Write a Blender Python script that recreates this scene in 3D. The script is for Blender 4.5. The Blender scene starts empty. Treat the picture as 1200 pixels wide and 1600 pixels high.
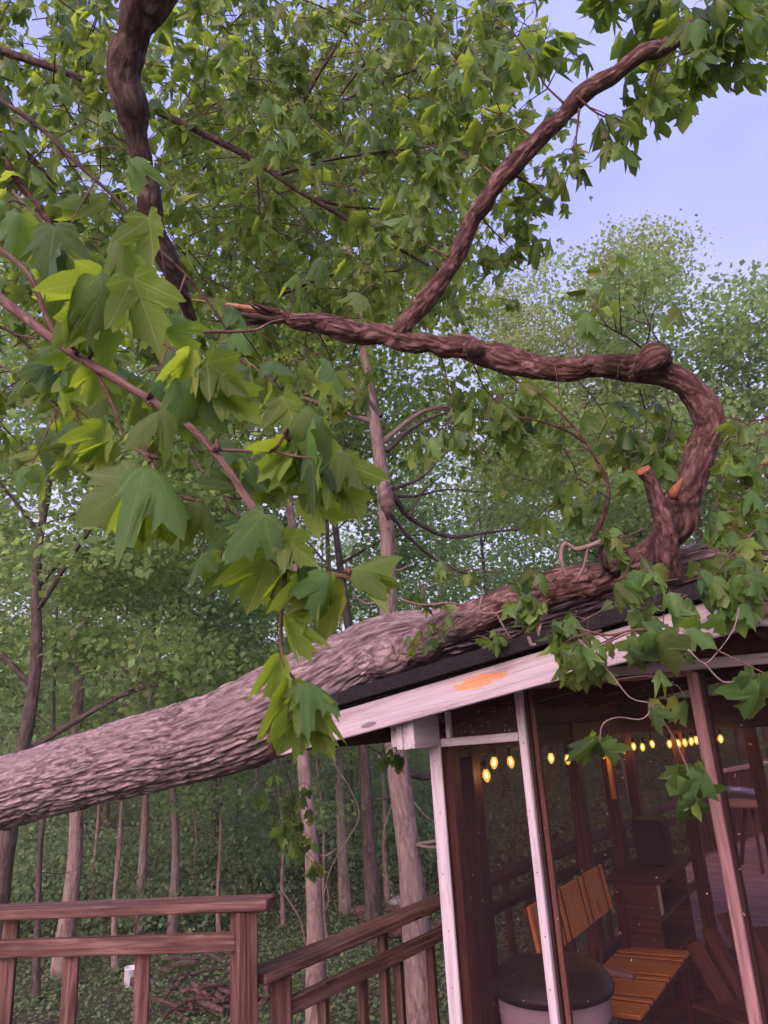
import bpy, bmesh, math, random
import numpy as np
from mathutils import Matrix, Vector

rnd = random.Random(11)
rng = np.random.default_rng(11)
sc = bpy.context.scene
COL = sc.collection

# ------------------------------------------------------------------ camera
FPX = 1110.0                      # focal length in pixels of the 1200 x 1600 photograph
PITCH, ROLL = math.radians(16.9), math.radians(3.6)
CAM = np.array([0.0, 0.0, 1.6])
FW = np.array([0.0, math.cos(PITCH), math.sin(PITCH)])
_R0 = np.array([1.0, 0, 0]); _U0 = np.array([0.0, -math.sin(PITCH), math.cos(PITCH)])
UP = math.cos(ROLL) * _U0 + math.sin(ROLL) * _R0
RT = math.cos(ROLL) * _R0 - math.sin(ROLL) * _U0
cam = bpy.data.cameras.new('camera'); camo = bpy.data.objects.new('camera', cam); COL.objects.link(camo)
cam.sensor_fit = 'HORIZONTAL'; cam.sensor_width = 36.0; cam.lens = FPX / 1200.0 * 36.0
cam.clip_start = 0.05; cam.clip_end = 3000
cam.dof.use_dof = True; cam.dof.focus_distance = 3.6; cam.dof.aperture_fstop = 14
camo.matrix_world = Matrix(((RT[0], UP[0], -FW[0], CAM[0]), (RT[1], UP[1], -FW[1], CAM[1]), (RT[2], UP[2], -FW[2], CAM[2]), (0, 0, 0, 1)))
sc.camera = camo

# ------------------------------------------------------------------ sky, sun, exposure
SUN_EL, SUN_AZ = math.radians(30), math.radians(205)      # azimuth from +Y clockwise: behind the camera, to its left
w = bpy.data.worlds.new('World'); sc.world = w; w.use_nodes = True
nt = w.node_tree; nt.nodes.clear()
sky = nt.nodes.new('ShaderNodeTexSky'); sky.sky_type = 'NISHITA'; sky.sun_disc = False
sky.sun_elevation = SUN_EL; sky.sun_rotation = SUN_AZ; sky.air_density = 1.0; sky.dust_density = 2.0; sky.ozone_density = 2.0
tint = nt.nodes.new('ShaderNodeMix'); tint.data_type = 'RGBA'; tint.blend_type = 'MULTIPLY'; tint.inputs[0].default_value = 1.0
tint.inputs[7].default_value = (1.0, 0.80, 0.95, 1)       # dusk after a storm: the whole sky leans to lavender
veil = nt.nodes.new('ShaderNodeMix'); veil.data_type = 'RGBA'; veil.inputs[0].default_value = 0.75
tcs = nt.nodes.new('ShaderNodeTexCoord'); sxs = nt.nodes.new('ShaderNodeSeparateXYZ'); nt.links.new(tcs.outputs['Generated'], sxs.inputs[0])
hz = nt.nodes.new('ShaderNodeValToRGB'); nt.links.new(sxs.outputs[2], hz.inputs[0])     # thin high cloud: paler towards the horizon, the same all round
hz.color_ramp.elements[0].position = 0.08; hz.color_ramp.elements[0].color = (5.6, 5.0, 6.0, 1); hz.color_ramp.elements[1].position = 0.62; hz.color_ramp.elements[1].color = (2.5, 2.75, 6.3, 1)
nt.links.new(hz.outputs[0], veil.inputs[7])
bg = nt.nodes.new('ShaderNodeBackground'); bg.inputs[1].default_value = 0.15
wo = nt.nodes.new('ShaderNodeOutputWorld')
tcw = nt.nodes.new('ShaderNodeTexCoord'); cl = nt.nodes.new('ShaderNodeTexNoise'); cl.inputs['Scale'].default_value = 2.2; cl.inputs['Detail'].default_value = 5
clr = nt.nodes.new('ShaderNodeMapRange'); clr.inputs[1].default_value = 0.35; clr.inputs[2].default_value = 0.75; clr.inputs[3].default_value = 0.45; clr.inputs[4].default_value = 1.0
nt.links.new(tcw.outputs['Generated'], cl.inputs['Vector']); nt.links.new(cl.outputs[0], clr.inputs[0]); nt.links.new(clr.outputs[0], veil.inputs[0])
nt.links.new(sky.outputs[0], tint.inputs[6]); nt.links.new(tint.outputs[2], veil.inputs[6])
nt.links.new(veil.outputs[2], bg.inputs[0]); nt.links.new(bg.outputs[0], wo.inputs[0])
sl = bpy.data.lights.new('sun', 'SUN'); so = bpy.data.objects.new('sun', sl); COL.objects.link(so)
sl.energy = 3.2; sl.angle = math.radians(50); sl.color = (1.0, 0.69, 0.66)
sdir = Vector((math.sin(SUN_AZ) * math.cos(SUN_EL), math.cos(SUN_AZ) * math.cos(SUN_EL), math.sin(SUN_EL)))
so.rotation_euler = sdir.to_track_quat('Z', 'Y').to_euler(); so.location = (-4, -6, 12)
vs = sc.view_settings; vs.view_transform = 'Standard'; vs.look = 'None'; vs.gamma = 1.0; vs.exposure = 0.78; vs.use_curve_mapping = False
sc.cycles.max_bounces = 5; sc.cycles.transparent_max_bounces = 8; sc.cycles.transmission_bounces = 4; sc.cycles.diffuse_bounces = 3; sc.cycles.glossy_bounces = 2
sc.cycles.use_denoising = True; sc.cycles.use_light_tree = False; w.cycles.sampling_method = 'NONE'

# ------------------------------------------------------------------ measuring: photo pixel -> place in the world
def ray(x, y): return FW + (x - 600) / FPX * RT + (800 - y) / FPX * UP
def P(x, y, d): return CAM + d * ray(x, y)
def Pz(x, y, z):
    r = ray(x, y); return CAM + r * (z - CAM[2]) / r[2]
def proj(q):
    q = np.asarray(q, float) - CAM; d = q @ FW
    return np.stack([600 + FPX * (q @ RT) / d, 800 - FPX * (q @ UP) / d, d], -1)
TH = math.radians(33)             # the gazebo is turned 33 degrees
GU = np.array([math.cos(TH), -math.sin(TH), 0]); GV = np.array([math.sin(TH), math.cos(TH), 0])
K0 = np.array([0.174, 3.594, 0]); ZF = -0.30        # its near left corner and its floor
ZV = np.array([0, 0, 1.0])
def G(s, t, z): return K0 + s * GU + t * GV + z * ZV
def onT(x, y, t):
    r = ray(x, y); return CAM + r * (((K0 + t * GV - CAM) @ GV) / (r @ GV))
def st(q):
    q = np.asarray(q) - K0; return q @ GU, q @ GV, q[2]

# ------------------------------------------------------------------ noise
def _h(i, j, k, s):
    n = (i * 374761393 + j * 668265263 + k * 2147483647 + s * 144269).astype(np.int64)
    n = (n ^ (n >> 13)) * 1274126177
    n = n ^ (n >> 16)
    return (n & 0xFFFF) / 65535.0
def noise(p, seed=0):
    p = np.asarray(p, float); i = np.floor(p).astype(np.int64); f = p - i; f = f * f * (3 - 2 * f)
    o = 0
    for a in (0, 1):
        for b in (0, 1):
            for c in (0, 1):
                wgt = (f[..., 0] if a else 1 - f[..., 0]) * (f[..., 1] if b else 1 - f[..., 1]) * (f[..., 2] if c else 1 - f[..., 2])
                o = o + wgt * _h(i[..., 0] + a, i[..., 1] + b, i[..., 2] + c, seed)
    return o
def fbm(p, octv=4, seed=0):
    o = 0; a = 0.5; p = np.asarray(p, float)
    for k in range(octv):
        o = o + a * noise(p, seed + k); p = p * 2.03 + 7.1; a *= 0.5
    return o

# ------------------------------------------------------------------ materials
class NT:
    def __init__(s, name):
        s.m = bpy.data.materials.new(name); s.m.use_nodes = True; s.t = s.m.node_tree; s.n = s.t.nodes; s.l = s.t.links
        s.b = s.n['Principled BSDF']; s.out = s.n['Material Output']
    def new(s, typ, **kw):
        n = s.n.new(typ)
        for k, v in kw.items():
            if k.startswith('i_'):
                key = k[2:]; n.inputs[int(key) if key.isdigit() else key].default_value = v
            else: setattr(n, k, v)
        return n
    def link(s, a, b): s.l.new(a, b)
    def ramp(s, fac, stops):
        r = s.new('ShaderNodeValToRGB'); e = r.color_ramp.elements
        while len(e) < len(stops): e.new(0.5)
        for x, (pos, c) in zip(e, stops): x.position = pos; x.color = (*c, 1)
        s.link(fac, r.inputs[0]); return r.outputs[0]
    def mix(s, fac, a, b, mode='MIX'):
        n = s.new('ShaderNodeMix', data_type='RGBA', blend_type=mode)
        for sock, v in ((n.inputs[0], fac), (n.inputs[6], a), (n.inputs[7], b)):
            if hasattr(v, 'is_output'): s.link(v, sock)
            else: sock.default_value = v if isinstance(v, (int, float)) else (*v, 1)
        return n.outputs[2]
    def math(s, op, a, b=None):
        n = s.new('ShaderNodeMath', operation=op)
        for k, v in enumerate((a, b)):
            if v is None: continue
            if hasattr(v, 'is_output'): s.link(v, n.inputs[k])
            else: n.inputs[k].default_value = v
        return n.outputs[0]
    def mapped(s, src, scale):
        m = s.new('ShaderNodeMapping'); m.inputs['Scale'].default_value = scale; s.link(src, m.inputs['Vector']); return m.outputs[0]
    def noise(s, vec, scale, detail=4, rough=0.55, dist=0.0):
        n = s.new('ShaderNodeTexNoise'); n.inputs['Scale'].default_value = scale; n.inputs['Detail'].default_value = detail
        n.inputs['Roughness'].default_value = rough; n.inputs['Distortion'].default_value = dist
        s.link(vec, n.inputs['Vector']); return n.outputs[0]
    def bump(s, h, strength=0.5, dist=0.01):
        b = s.new('ShaderNodeBump'); b.inputs['Strength'].default_value = strength; b.inputs['Distance'].default_value = dist
        s.link(h, b.inputs['Height']); s.link(b.outputs[0], s.b.inputs['Normal']); return b
    def base(s, c, rough=0.8, spec=0.3):
        if hasattr(c, 'is_output'): s.link(c, s.b.inputs['Base Color'])
        else: s.b.inputs['Base Color'].default_value = (*c, 1)
        s.b.inputs['Roughness'].default_value = rough; s.b.inputs['Specular IOR Level'].default_value = spec

def mat_wood(name, c1, c2, c3, rough=0.75, bump=0.5, var=0.35, patch=None, gscale=1.0):
    k = NT(name); tc = k.new('ShaderNodeTexCoord'); oi = k.new('ShaderNodeObjectInfo')
    off = k.new('ShaderNodeVectorMath', operation='MULTIPLY_ADD')
    k.link(tc.outputs['Object'], off.inputs[0]); off.inputs[1].default_value = (1, 1, 1)
    cmb = k.new('ShaderNodeCombineXYZ'); k.link(oi.outputs['Random'], cmb.inputs[0]); k.link(k.math('MULTIPLY', oi.outputs['Random'], 7.3), cmb.inputs[1]); k.link(cmb.outputs[0], off.inputs[2])
    v = off.outputs[0]
    grain = k.noise(k.mapped(v, (2.6 * gscale, 48 * gscale, 48 * gscale)), 1.0, 6, 0.65, 0.6)
    big = k.noise(k.mapped(v, (1.5, 7, 7)), 1.0, 4, 0.6, 0.4)
    c = k.ramp(grain, [(0.36, c1), (0.5, c2), (0.64, c3)])
    c = k.mix(k.math('MULTIPLY', big, 0.8), c, tuple(x * 0.45 for x in c1), 'MIX') if var > 0.3 else c
    hv = k.new('ShaderNodeHueSaturation'); k.link(c, hv.inputs['Color']); hv.inputs['Saturation'].default_value = 1.0
    k.link(k.math('ADD', k.math('MULTIPLY', oi.outputs['Random'], var), 1 - var / 2), hv.inputs['Value']); c = hv.outputs[0]
    # nail heads and knots
    kn = k.new('ShaderNodeTexVoronoi'); kn.inputs['Scale'].default_value = 1.0; k.link(k.mapped(v, (2.2, 9, 9)), kn.inputs['Vector'])
    knot = k.math('LESS_THAN', kn.outputs['Distance'], 0.10)
    c = k.mix(k.math('MULTIPLY', knot, 0.75), c, tuple(x * 0.3 for x in c1))
    if patch:
        sx = k.new('ShaderNodeSeparateXYZ'); k.link(tc.outputs['Object'], sx.inputs[0])
        dx = k.math('DIVIDE', k.math('SUBTRACT', sx.outputs[0], patch[0]), patch[2]); dz = k.math('DIVIDE', k.math('SUBTRACT', sx.outputs[2], patch[1]), patch[3])
        r = k.math('ADD', k.math('MULTIPLY', dx, dx), k.math('MULTIPLY', dz, dz))
        nz = k.noise(k.mapped(tc.outputs['Object'], (28, 60, 90)), 1.0, 5, 0.65)
        m = k.math('LESS_THAN', k.math('ADD', r, k.math('MULTIPLY', k.math('SUBTRACT', nz, 0.5), 4.2)), 0.75)
        c = k.mix(m, c, k.ramp(grain, [(0.3, (0.55, 0.22, 0.09)), (0.7, (0.78, 0.40, 0.18))]))
    k.base(c, rough); k.bump(k.math('ADD', grain, k.math('MULTIPLY', knot, -0.5)), bump, 0.004)
    return k.m

def mat_bark(name, c1, c2, c3, sc_=(14, 14, 3.0), bump=0.8, dist=0.02, crk=0.4, root=None):
    k = NT(name); a = k.new('ShaderNodeAttribute', attribute_name='bk'); v = a.outputs['Vector']
    n1 = k.noise(k.mapped(v, sc_), 1.0, 6, 0.6, 1.2)
    n2 = k.noise(k.mapped(v, (sc_[0] * 3.2, sc_[1] * 3.2, sc_[2] * 4)), 1.0, 5, 0.7, 0.5)
    n3 = k.noise(k.mapped(v, (3, 3, 1.4)), 1.0, 3, 0.6)
    vo = k.new('ShaderNodeTexVoronoi', feature='DISTANCE_TO_EDGE'); vo.inputs['Scale'].default_value = 1.0
    wv = k.mix(0.30, k.mapped(v, (sc_[0] * 1.3, sc_[1] * 1.3, sc_[2] * 1.1)), n2); k.link(wv, vo.inputs['Vector'])
    crack = k.math('SMOOTH_MIN', k.math('MULTIPLY', vo.outputs['Distance'], 2.2), 1.0)
    c = k.ramp(n1, [(0.36, c1), (0.5, c2), (0.62, c3)])
    c = k.mix(k.math('MULTIPLY', k.math('POWER', n2, 1.6), 0.7), c, c1)
    c = k.mix(k.ramp(vo.outputs['Distance'], [(0.02, (crk, crk, crk)), (0.14, (0, 0, 0))]), c, tuple(x_ * 0.5 for x_ in c1))
    c = k.mix(k.ramp(n3, [(0.45, (0, 0, 0)), (0.7, (0.6, 0.6, 0.6))]), c, c2)
    if root:                                            # old grey bark at the foot of the limb, younger red-brown bark farther out
        sz = k.new('ShaderNodeSeparateXYZ'); k.link(v, sz.inputs[0]); ro = k.ramp(n1, [(0.36, root[0]), (0.5, root[1]), (0.62, root[2])])
        f_ = k.math('ADD', sz.outputs[2], k.math('MULTIPLY', k.math('SUBTRACT', n3, 0.5), 1.1)); c = k.mix(k.ramp(k.math('MULTIPLY', f_, 0.5), [(0.22, (0, 0, 0)), (0.62, (1, 1, 1))]), ro, c)
    k.base(c, 0.85, 0.25)
    h = k.math('ADD', k.math('ADD', k.math('MULTIPLY', n1, 0.7), k.math('MULTIPLY', n2, 0.35)), k.math('MULTIPLY', crack, 0.8))
    k.bump(h, bump, dist)
    return k.m

def mat_leaf(name, top, under, thru, var=0.5, veins=False, rough=0.45, tr=0.35):
    k = NT(name); oi = k.new('ShaderNodeObjectInfo'); at = k.new('ShaderNodeAttribute', attribute_name='var')
    ge = k.new('ShaderNodeNewGeometry')
    r = k.math('FRACT', k.math('ADD', k.math('ADD', oi.outputs['Random'], at.outputs['Fac']), 0.0))
    def varied(c):
        a = k.mix(r, tuple(x * (1 - var * 0.55) for x in c), tuple(min(1, x * (1 + var * 0.6)) for x in c))
        y = k.math('GREATER_THAN', k.math('FRACT', k.math('MULTIPLY', r, 7.31)), 0.80)
        return k.mix(k.math('MULTIPLY', y, 0.55), a, (c[1] * 0.85 + c[0] * 0.3, c[1] * 1.02, c[2] * 0.9))
    tcol, ucol = varied(top), varied(under)
    if veins:
        uv = k.new('ShaderNodeUVMap'); sx = k.new('ShaderNodeSeparateXYZ'); k.link(uv.outputs[0], sx.inputs[0])
        ax = k.math('ABSOLUTE', sx.outputs[0]); ang = k.math('ARCTAN2', ax, sx.outputs[1])
        rr = k.math('SQRT', k.math('ADD', k.math('MULTIPLY', ax, ax), k.math('MULTIPLY', sx.outputs[1], sx.outputs[1])))
        dm = None
        for a0 in (0.0, 0.95, 1.58):
            d = k.math('MULTIPLY', k.math('ABSOLUTE', k.math('SUBTRACT', ang, a0)), rr)
            dm = d if dm is None else k.math('MINIMUM', dm, d)
        # side veins: stripes running off the main ones
        sv = k.math('ABSOLUTE', k.math('SUBTRACT', k.math('FRACT', k.math('MULTIPLY', k.math('SUBTRACT', sx.outputs[1], k.math('MULTIPLY', ax, 0.7)), 7.0)), 0.5))
        vm = k.math('LESS_THAN', dm, 0.015); vm2 = k.math('MULTIPLY', k.math('LESS_THAN', sv, 0.07), 0.45)
        vmm = k.math('MAXIMUM', vm, vm2)
        tcol = k.mix(k.math('MULTIPLY', vmm, 0.65), tcol, (0.20, 0.30, 0.10)); ucol = k.mix(k.math('MULTIPLY', vmm, 0.7), ucol, (0.34, 0.40, 0.17))
        tc = k.new('ShaderNodeTexCoord'); bl = k.noise(tc.outputs['Object'], 60, 3)
        tcol = k.mix(k.math('MULTIPLY', bl, 0.4), tcol, tuple(x * 0.55 for x in top))
        k.bump(k.math('ADD', k.math('MULTIPLY', vmm, -0.6), k.math('MULTIPLY', bl, 1.4)), 0.6, 0.004)
    c = k.mix(ge.outputs['Backfacing'], tcol, ucol)
    k.base(c, rough, 0.4)
    t = k.new('ShaderNodeBsdfTranslucent')
    k.link(k.mix(r, tuple(x * (1 - var * 0.4) for x in thru), tuple(x * (1 + var * 0.3) for x in thru)), t.inputs[0])
    ms = k.new('ShaderNodeMixShader'); ms.inputs[0].default_value = tr
    k.link(k.b.outputs[0], ms.inputs[1]); k.link(t.outputs[0], ms.inputs[2]); k.link(ms.outputs[0], k.out.inputs[0])
    return k.m

def mat_plain(name, c, rough=0.6, spec=0.3, metal=0.0, nscale=20, nvar=0.25, bump=0.1):
    k = NT(name); tc = k.new('ShaderNodeTexCoord'); n = k.noise(tc.outputs['Object'], nscale, 5, 0.6)
    k.base(k.ramp(n, [(0.3, tuple(x * (1 - nvar) for x in c)), (0.7, tuple(min(1, x * (1 + nvar)) for x in c))]), rough, spec)
    k.b.inputs['Metallic'].default_value = metal
    k.bump(n, bump, 0.005); return k.m

M = {}
M['rail'] = mat_wood('weathered red deck wood', (0.070, 0.032, 0.025), (0.185, 0.090, 0.068), (0.33, 0.195, 0.16), 0.85, 1.0)
M['white'] = mat_wood('old white paint', (0.38, 0.32, 0.35), (0.52, 0.46, 0.49), (0.58, 0.52, 0.55), 0.65, 0.8, 0.06)
M['fascia'] = mat_wood('peeling white fascia paint', (0.34, 0.27, 0.29), (0.47, 0.39, 0.42), (0.53, 0.45, 0.48), 0.7, 1.4, 0.04, patch=(0.02, 0.018, 0.145, 0.028), gscale=0.7)
M['pinkpost'] = mat_wood('faded stain', (0.17, 0.085, 0.08), (0.27, 0.145, 0.14), (0.36, 0.21, 0.20), 0.8, 0.9, 0.1)
M['darkwood'] = mat_wood('dark stained frame', (0.030, 0.012, 0.012), (0.055, 0.022, 0.020), (0.085, 0.036, 0.032), 0.7, 0.5)
M['midwood'] = mat_wood('brown stained frame', (0.075, 0.030, 0.022), (0.14, 0.055, 0.040), (0.20, 0.085, 0.06), 0.7, 0.5)
M['orange'] = mat_wood('orange varnished slat', (0.52, 0.20, 0.040), (0.68, 0.28, 0.065), (0.76, 0.35, 0.10), 0.5, 0.25, 0.12)
M['redslat'] = mat_wood('dark red slat', (0.06, 0.014, 0.012), (0.10, 0.024, 0.018), (0.13, 0.034, 0.026), 0.55, 0.25, 0.1)
M['deckfar'] = mat_wood('deck board with sky light in colour', (0.40, 0.24, 0.21), (0.52, 0.34, 0.30), (0.62, 0.43, 0.39), 0.85, 0.6)  # deck wood made paler: open-sky brightness is put into the colour
M['bark'] = mat_bark('grey maple bark', (0.11, 0.075, 0.075), (0.29, 0.22, 0.225), (0.46, 0.37, 0.375), (28, 28, 6.5), 1.0, 0.014)
M['limb'] = mat_bark('red-brown limb bark', (0.040, 0.018, 0.016), (0.125, 0.062, 0.054), (0.28, 0.165, 0.15), (26, 26, 13), 0.9, 0.014)
M['archlimb'] = mat_bark('limb bark, grey at its foot', (0.040, 0.018, 0.016), (0.125, 0.062, 0.054), (0.30, 0.185, 0.17), (26, 26, 13), 0.9, 0.014, 0.3, root=((0.11, 0.075, 0.075), (0.29, 0.22, 0.225), (0.46, 0.37, 0.375)))
M['darklimb'] = mat_bark('dark brown branch bark', (0.030, 0.018, 0.016), (0.080, 0.050, 0.042), (0.17, 0.115, 0.10), (26, 26, 12), 0.8, 0.01)
M['twig'] = mat_bark('young red twig bark', (0.085, 0.046, 0.038), (0.165, 0.098, 0.082), (0.26, 0.175, 0.15), (60, 60, 14), 0.6, 0.004)
M['dead'] = mat_bark('bare pale twig', (0.17, 0.11, 0.10), (0.30, 0.215, 0.205), (0.42, 0.33, 0.32), (50, 50, 12), 0.5, 0.004)
M['wbark'] = mat_bark('pale woodland bark', (0.13, 0.085, 0.075), (0.26, 0.185, 0.165), (0.36, 0.27, 0.25), (13, 13, 3.2), 0.7, 0.02, 0.08)
M['wbarkd'] = mat_bark('dark woodland bark', (0.035, 0.026, 0.023), (0.085, 0.062, 0.055), (0.15, 0.115, 0.10), (13, 13, 3.2), 0.7, 0.02, 0.08)
M['cut'] = mat_plain('fresh cut wood', (0.24, 0.095, 0.05), 0.7, 0.2, 0, 60, 0.35, 0.3)
M['splinter'] = mat_plain('torn sapwood', (0.36, 0.19, 0.12), 0.75, 0.2, 0, 40, 0.35, 0.4)
M['leaf'] = mat_leaf('maple leaf near', (0.068, 0.150, 0.052), (0.160, 0.250, 0.050), (0.43, 0.62, 0.036), 0.7, True, 0.48, 0.45)
M['leafm'] = mat_leaf('maple leaf canopy', (0.076, 0.146, 0.042), (0.15, 0.23, 0.055), (0.43, 0.60, 0.055), 0.9, False, 0.45, 0.48)
M['leafw'] = mat_leaf('woodland leaf', (0.140, 0.225, 0.085), (0.18, 0.27, 0.11), (0.46, 0.68, 0.18), 0.8, False, 0.55, 0.45)
M['leafp'] = mat_leaf('pale spring leaf', (0.20, 0.28, 0.085), (0.26, 0.33, 0.12), (0.50, 0.62, 0.16), 0.7, False, 0.6, 0.42)
M['leafd'] = mat_leaf('understorey leaf', (0.120, 0.200, 0.088), (0.16, 0.24, 0.11), (0.40, 0.55, 0.18), 0.7, False, 0.55, 0.35)
M['leafg'] = mat_leaf('ground cover leaf', (0.115, 0.195, 0.075), (0.15, 0.225, 0.095), (0.22, 0.34, 0.11), 0.8, False, 0.6, 0.3)
M['shingle'] = mat_plain('black roof felt', (0.016, 0.014, 0.016), 0.85, 0.2, 0, 90, 0.5, 0.6)
M['black'] = mat_plain('black plastic', (0.016, 0.014, 0.017), 0.45, 0.4, 0, 12, 0.2, 0.05)
M['iron'] = mat_plain('black iron', (0.012, 0.011, 0.012), 0.5, 0.5, 0.3, 30, 0.2, 0.1)
M['canbody'] = mat_plain('pale grey plastic', (0.50, 0.45, 0.52), 0.45, 0.4, 0, 6, 0.10, 0.05)
M['paper'] = mat_plain('cream cardboard', (0.66, 0.52, 0.40), 0.8, 0.2, 0, 15, 0.08, 0.05)
M['bucket'] = mat_plain('white plastic', (0.75, 0.74, 0.76), 0.4, 0.4, 0, 9, 0.08, 0.03)
M['pipe'] = mat_plain('grey metal pipe', (0.45, 0.45, 0.52), 0.35, 0.5, 0.6, 9, 0.15, 0.03)
M['socket'] = mat_plain('black socket', (0.01, 0.01, 0.01), 0.4, 0.4, 0, 20, 0.2, 0.05)
M['speck'] = mat_plain('dry maple flower', (0.42, 0.33, 0.30), 0.8, 0.2, 0, 60, 0.3, 0.1)
M['brush'] = mat_plain('rotten wood', (0.10, 0.052, 0.045), 0.9, 0.2, 0, 14, 0.6, 0.5)
M['stone'] = mat_plain('field stone', (0.30, 0.25, 0.25), 0.85, 0.2, 0, 9, 0.4, 0.5)
def mat_ground():
    k = NT('forest floor'); tc = k.new('ShaderNodeTexCoord'); v = tc.outputs['Object']
    a = k.noise(v, 0.55, 5, 0.6, 0.5); b = k.noise(v, 7.0, 6, 0.7)
    c = k.mix(k.ramp(a, [(0.38, (0, 0, 0)), (0.6, (1, 1, 1))]), k.ramp(b, [(0.3, (0.05, 0.034, 0.027)), (0.7, (0.13, 0.095, 0.075))]), k.ramp(b, [(0.3, (0.045, 0.055, 0.026)), (0.7, (0.10, 0.115, 0.055))]))
    k.base(c, 0.95, 0.1); k.bump(b, 0.8, 0.06); return k.m
M['ground'] = mat_ground()
def mat_screen(name, c, opac):
    k = NT(name); tc = k.new('ShaderNodeTexCoord'); n = k.noise(tc.outputs['Object'], 9, 5, 0.7)
    k.base(c, 0.7, 0.2); tr = k.new('ShaderNodeBsdfTransparent'); tr.inputs[0].default_value = (0.90, 0.80, 0.80, 1)
    ms = k.new('ShaderNodeMixShader'); k.link(k.math('ADD', k.math('MULTIPLY', n, 0.12), opac - 0.06), ms.inputs[0])
    k.link(tr.outputs[0], ms.inputs[1]); k.link(k.b.outputs[0], ms.inputs[2]); k.link(ms.outputs[0], k.out.inputs[0]); return k.m
M['screen'] = mat_screen('fine insect screen', (0.022, 0.010, 0.014), 0.35)
M['screen2'] = mat_screen('dusty insect screen', (0.05, 0.02, 0.02), 0.72)
def mat_bulb():
    k = NT('amber bulb glass'); e = k.new('ShaderNodeEmission'); e.inputs[0].default_value = (1.0, 0.60, 0.10, 1); e.inputs[1].default_value = 1.3
    tr = k.new('ShaderNodeBsdfTransparent'); tr.inputs[0].default_value = (1, 0.85, 0.5, 1)
    ms = k.new('ShaderNodeMixShader'); ms.inputs[0].default_value = 0.55
    k.link(tr.outputs[0], ms.inputs[1]); k.link(e.outputs[0], ms.inputs[2]); k.link(ms.outputs[0], k.out.inputs[0]); k.m.cycles.emission_sampling = 'NONE'; return k.m
M['bulb'] = mat_bulb()
def mat_fil():
    k = NT('glowing filament'); e = k.new('ShaderNodeEmission'); e.inputs[0].default_value = (1.0, 0.78, 0.30, 1); e.inputs[1].default_value = 14.0
    k.link(e.outputs[0], k.out.inputs[0]); k.m.cycles.emission_sampling = 'NONE'; return k.m
M['filament'] = mat_fil()

# ------------------------------------------------------------------ objects
W = {}
def link(o, parent=None, mw=None):
    COL.objects.link(o); mw = mw or Matrix.Identity(4); W[o] = mw
    if parent is None: o.matrix_basis = mw
    else: o.parent = parent; o.matrix_basis = W[parent].inverted() @ mw
    return o
def tag(o, label=None, cat=None, group=None, kind=None):
    for k, v in (('label', label), ('category', cat), ('group', group), ('kind', kind)):
        if v: o[k] = v
    return o
def thing(name, label, cat, loc, group=None):
    o = bpy.data.objects.new(name, None); o.empty_display_size = 0.1
    link(o, None, Matrix.Translation(Vector(loc))); return tag(o, label, cat, group)
def mesh_np(name, verts, faces, mat, smooth=True, attrs=None, uv=None):
    """faces: (n,3) or (n,4) int array, or list of such arrays"""
    me = bpy.data.meshes.new(name)
    fl = faces if isinstance(faces, list) else [faces]
    fl = [np.asarray(f, np.int32) for f in fl if len(f)]
    verts = np.asarray(verts, np.float32)
    loops = np.concatenate([f.ravel() for f in fl]); tot = np.concatenate([np.full(len(f), f.shape[1], np.int32) for f in fl])
    me.vertices.add(len(verts)); me.vertices.foreach_set('co', verts.ravel())
    me.loops.add(len(loops)); me.loops.foreach_set('vertex_index', loops)
    me.polygons.add(len(tot)); me.polygons.foreach_set('loop_start', np.concatenate([[0], np.cumsum(tot)[:-1]]).astype(np.int32)); me.polygons.foreach_set('loop_total', tot)
    me.update(calc_edges=True)
    me.polygons.foreach_set('use_smooth', np.full(len(tot), smooth))
    for k, (typ, arr) in (attrs or {}).items():
        a = me.attributes.new(k, typ, 'POINT'); a.data.foreach_set('vector' if typ == 'FLOAT_VECTOR' else 'value', np.asarray(arr, np.float32).ravel())
    if uv is not None:
        l = me.uv_layers.new(name='uv'); l.data.foreach_set('uv', np.asarray(uv, np.float32)[loops].ravel())
    if mat: me.materials.append(mat)
    return me
def bm_mesh(name, bm, mat, smooth=False):
    me = bpy.data.meshes.new(name); bm.to_mesh(me); bm.free()
    if mat: me.materials.append(mat)
    if smooth: me.polygons.foreach_set('use_smooth', [True] * len(me.polygons))
    return me
def put(name, me, parent=None, mw=None): return link(bpy.data.objects.new(name, me), parent, mw)
def frame(o, x, y, z):
    return Matrix(((x[0], y[0], z[0], o[0]), (x[1], y[1], z[1], o[1]), (x[2], y[2], z[2], o[2]), (0, 0, 0, 1)))
def unit(a): a = np.asarray(a, float); return a / max(1e-9, np.linalg.norm(a))
_boxes = {}
def box_mesh(lx, ly, lz, mat, bev):
    key = (round(lx, 4), round(ly, 4), round(lz, 4), mat.name, bev)
    if key in _boxes: return _boxes[key]
    bm = bmesh.new(); bmesh.ops.create_cube(bm, size=1.0)
    for v_ in bm.verts: v_.co = Vector((v_.co.x * lx, v_.co.y * ly, v_.co.z * lz))
    if bev: bmesh.ops.bevel(bm, geom=list(bm.edges), offset=min(bev, 0.3 * min(lx, ly, lz)), segments=1, affect='EDGES')
    _boxes[key] = bm_mesh('board', bm, mat); return _boxes[key]
def beam(name, p0, p1, wd, ht, mat, parent, up=ZV, bev=0.004):
    """a board from p0 to p1 (centre line); ht along 'up', wd sideways"""
    p0 = np.asarray(p0, float); p1 = np.asarray(p1, float); x = unit(p1 - p0)
    up = np.asarray(up, float)
    if abs(x @ up) > 0.98: up = GV if abs(x @ GV) < 0.9 else GU
    y = unit(np.cross(up, x)); z = np.cross(x, y)
    return put(name, box_mesh(np.linalg.norm(p1 - p0), wd, ht, M[mat], bev), parent, frame((p0 + p1) / 2, x, y, z))
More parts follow.
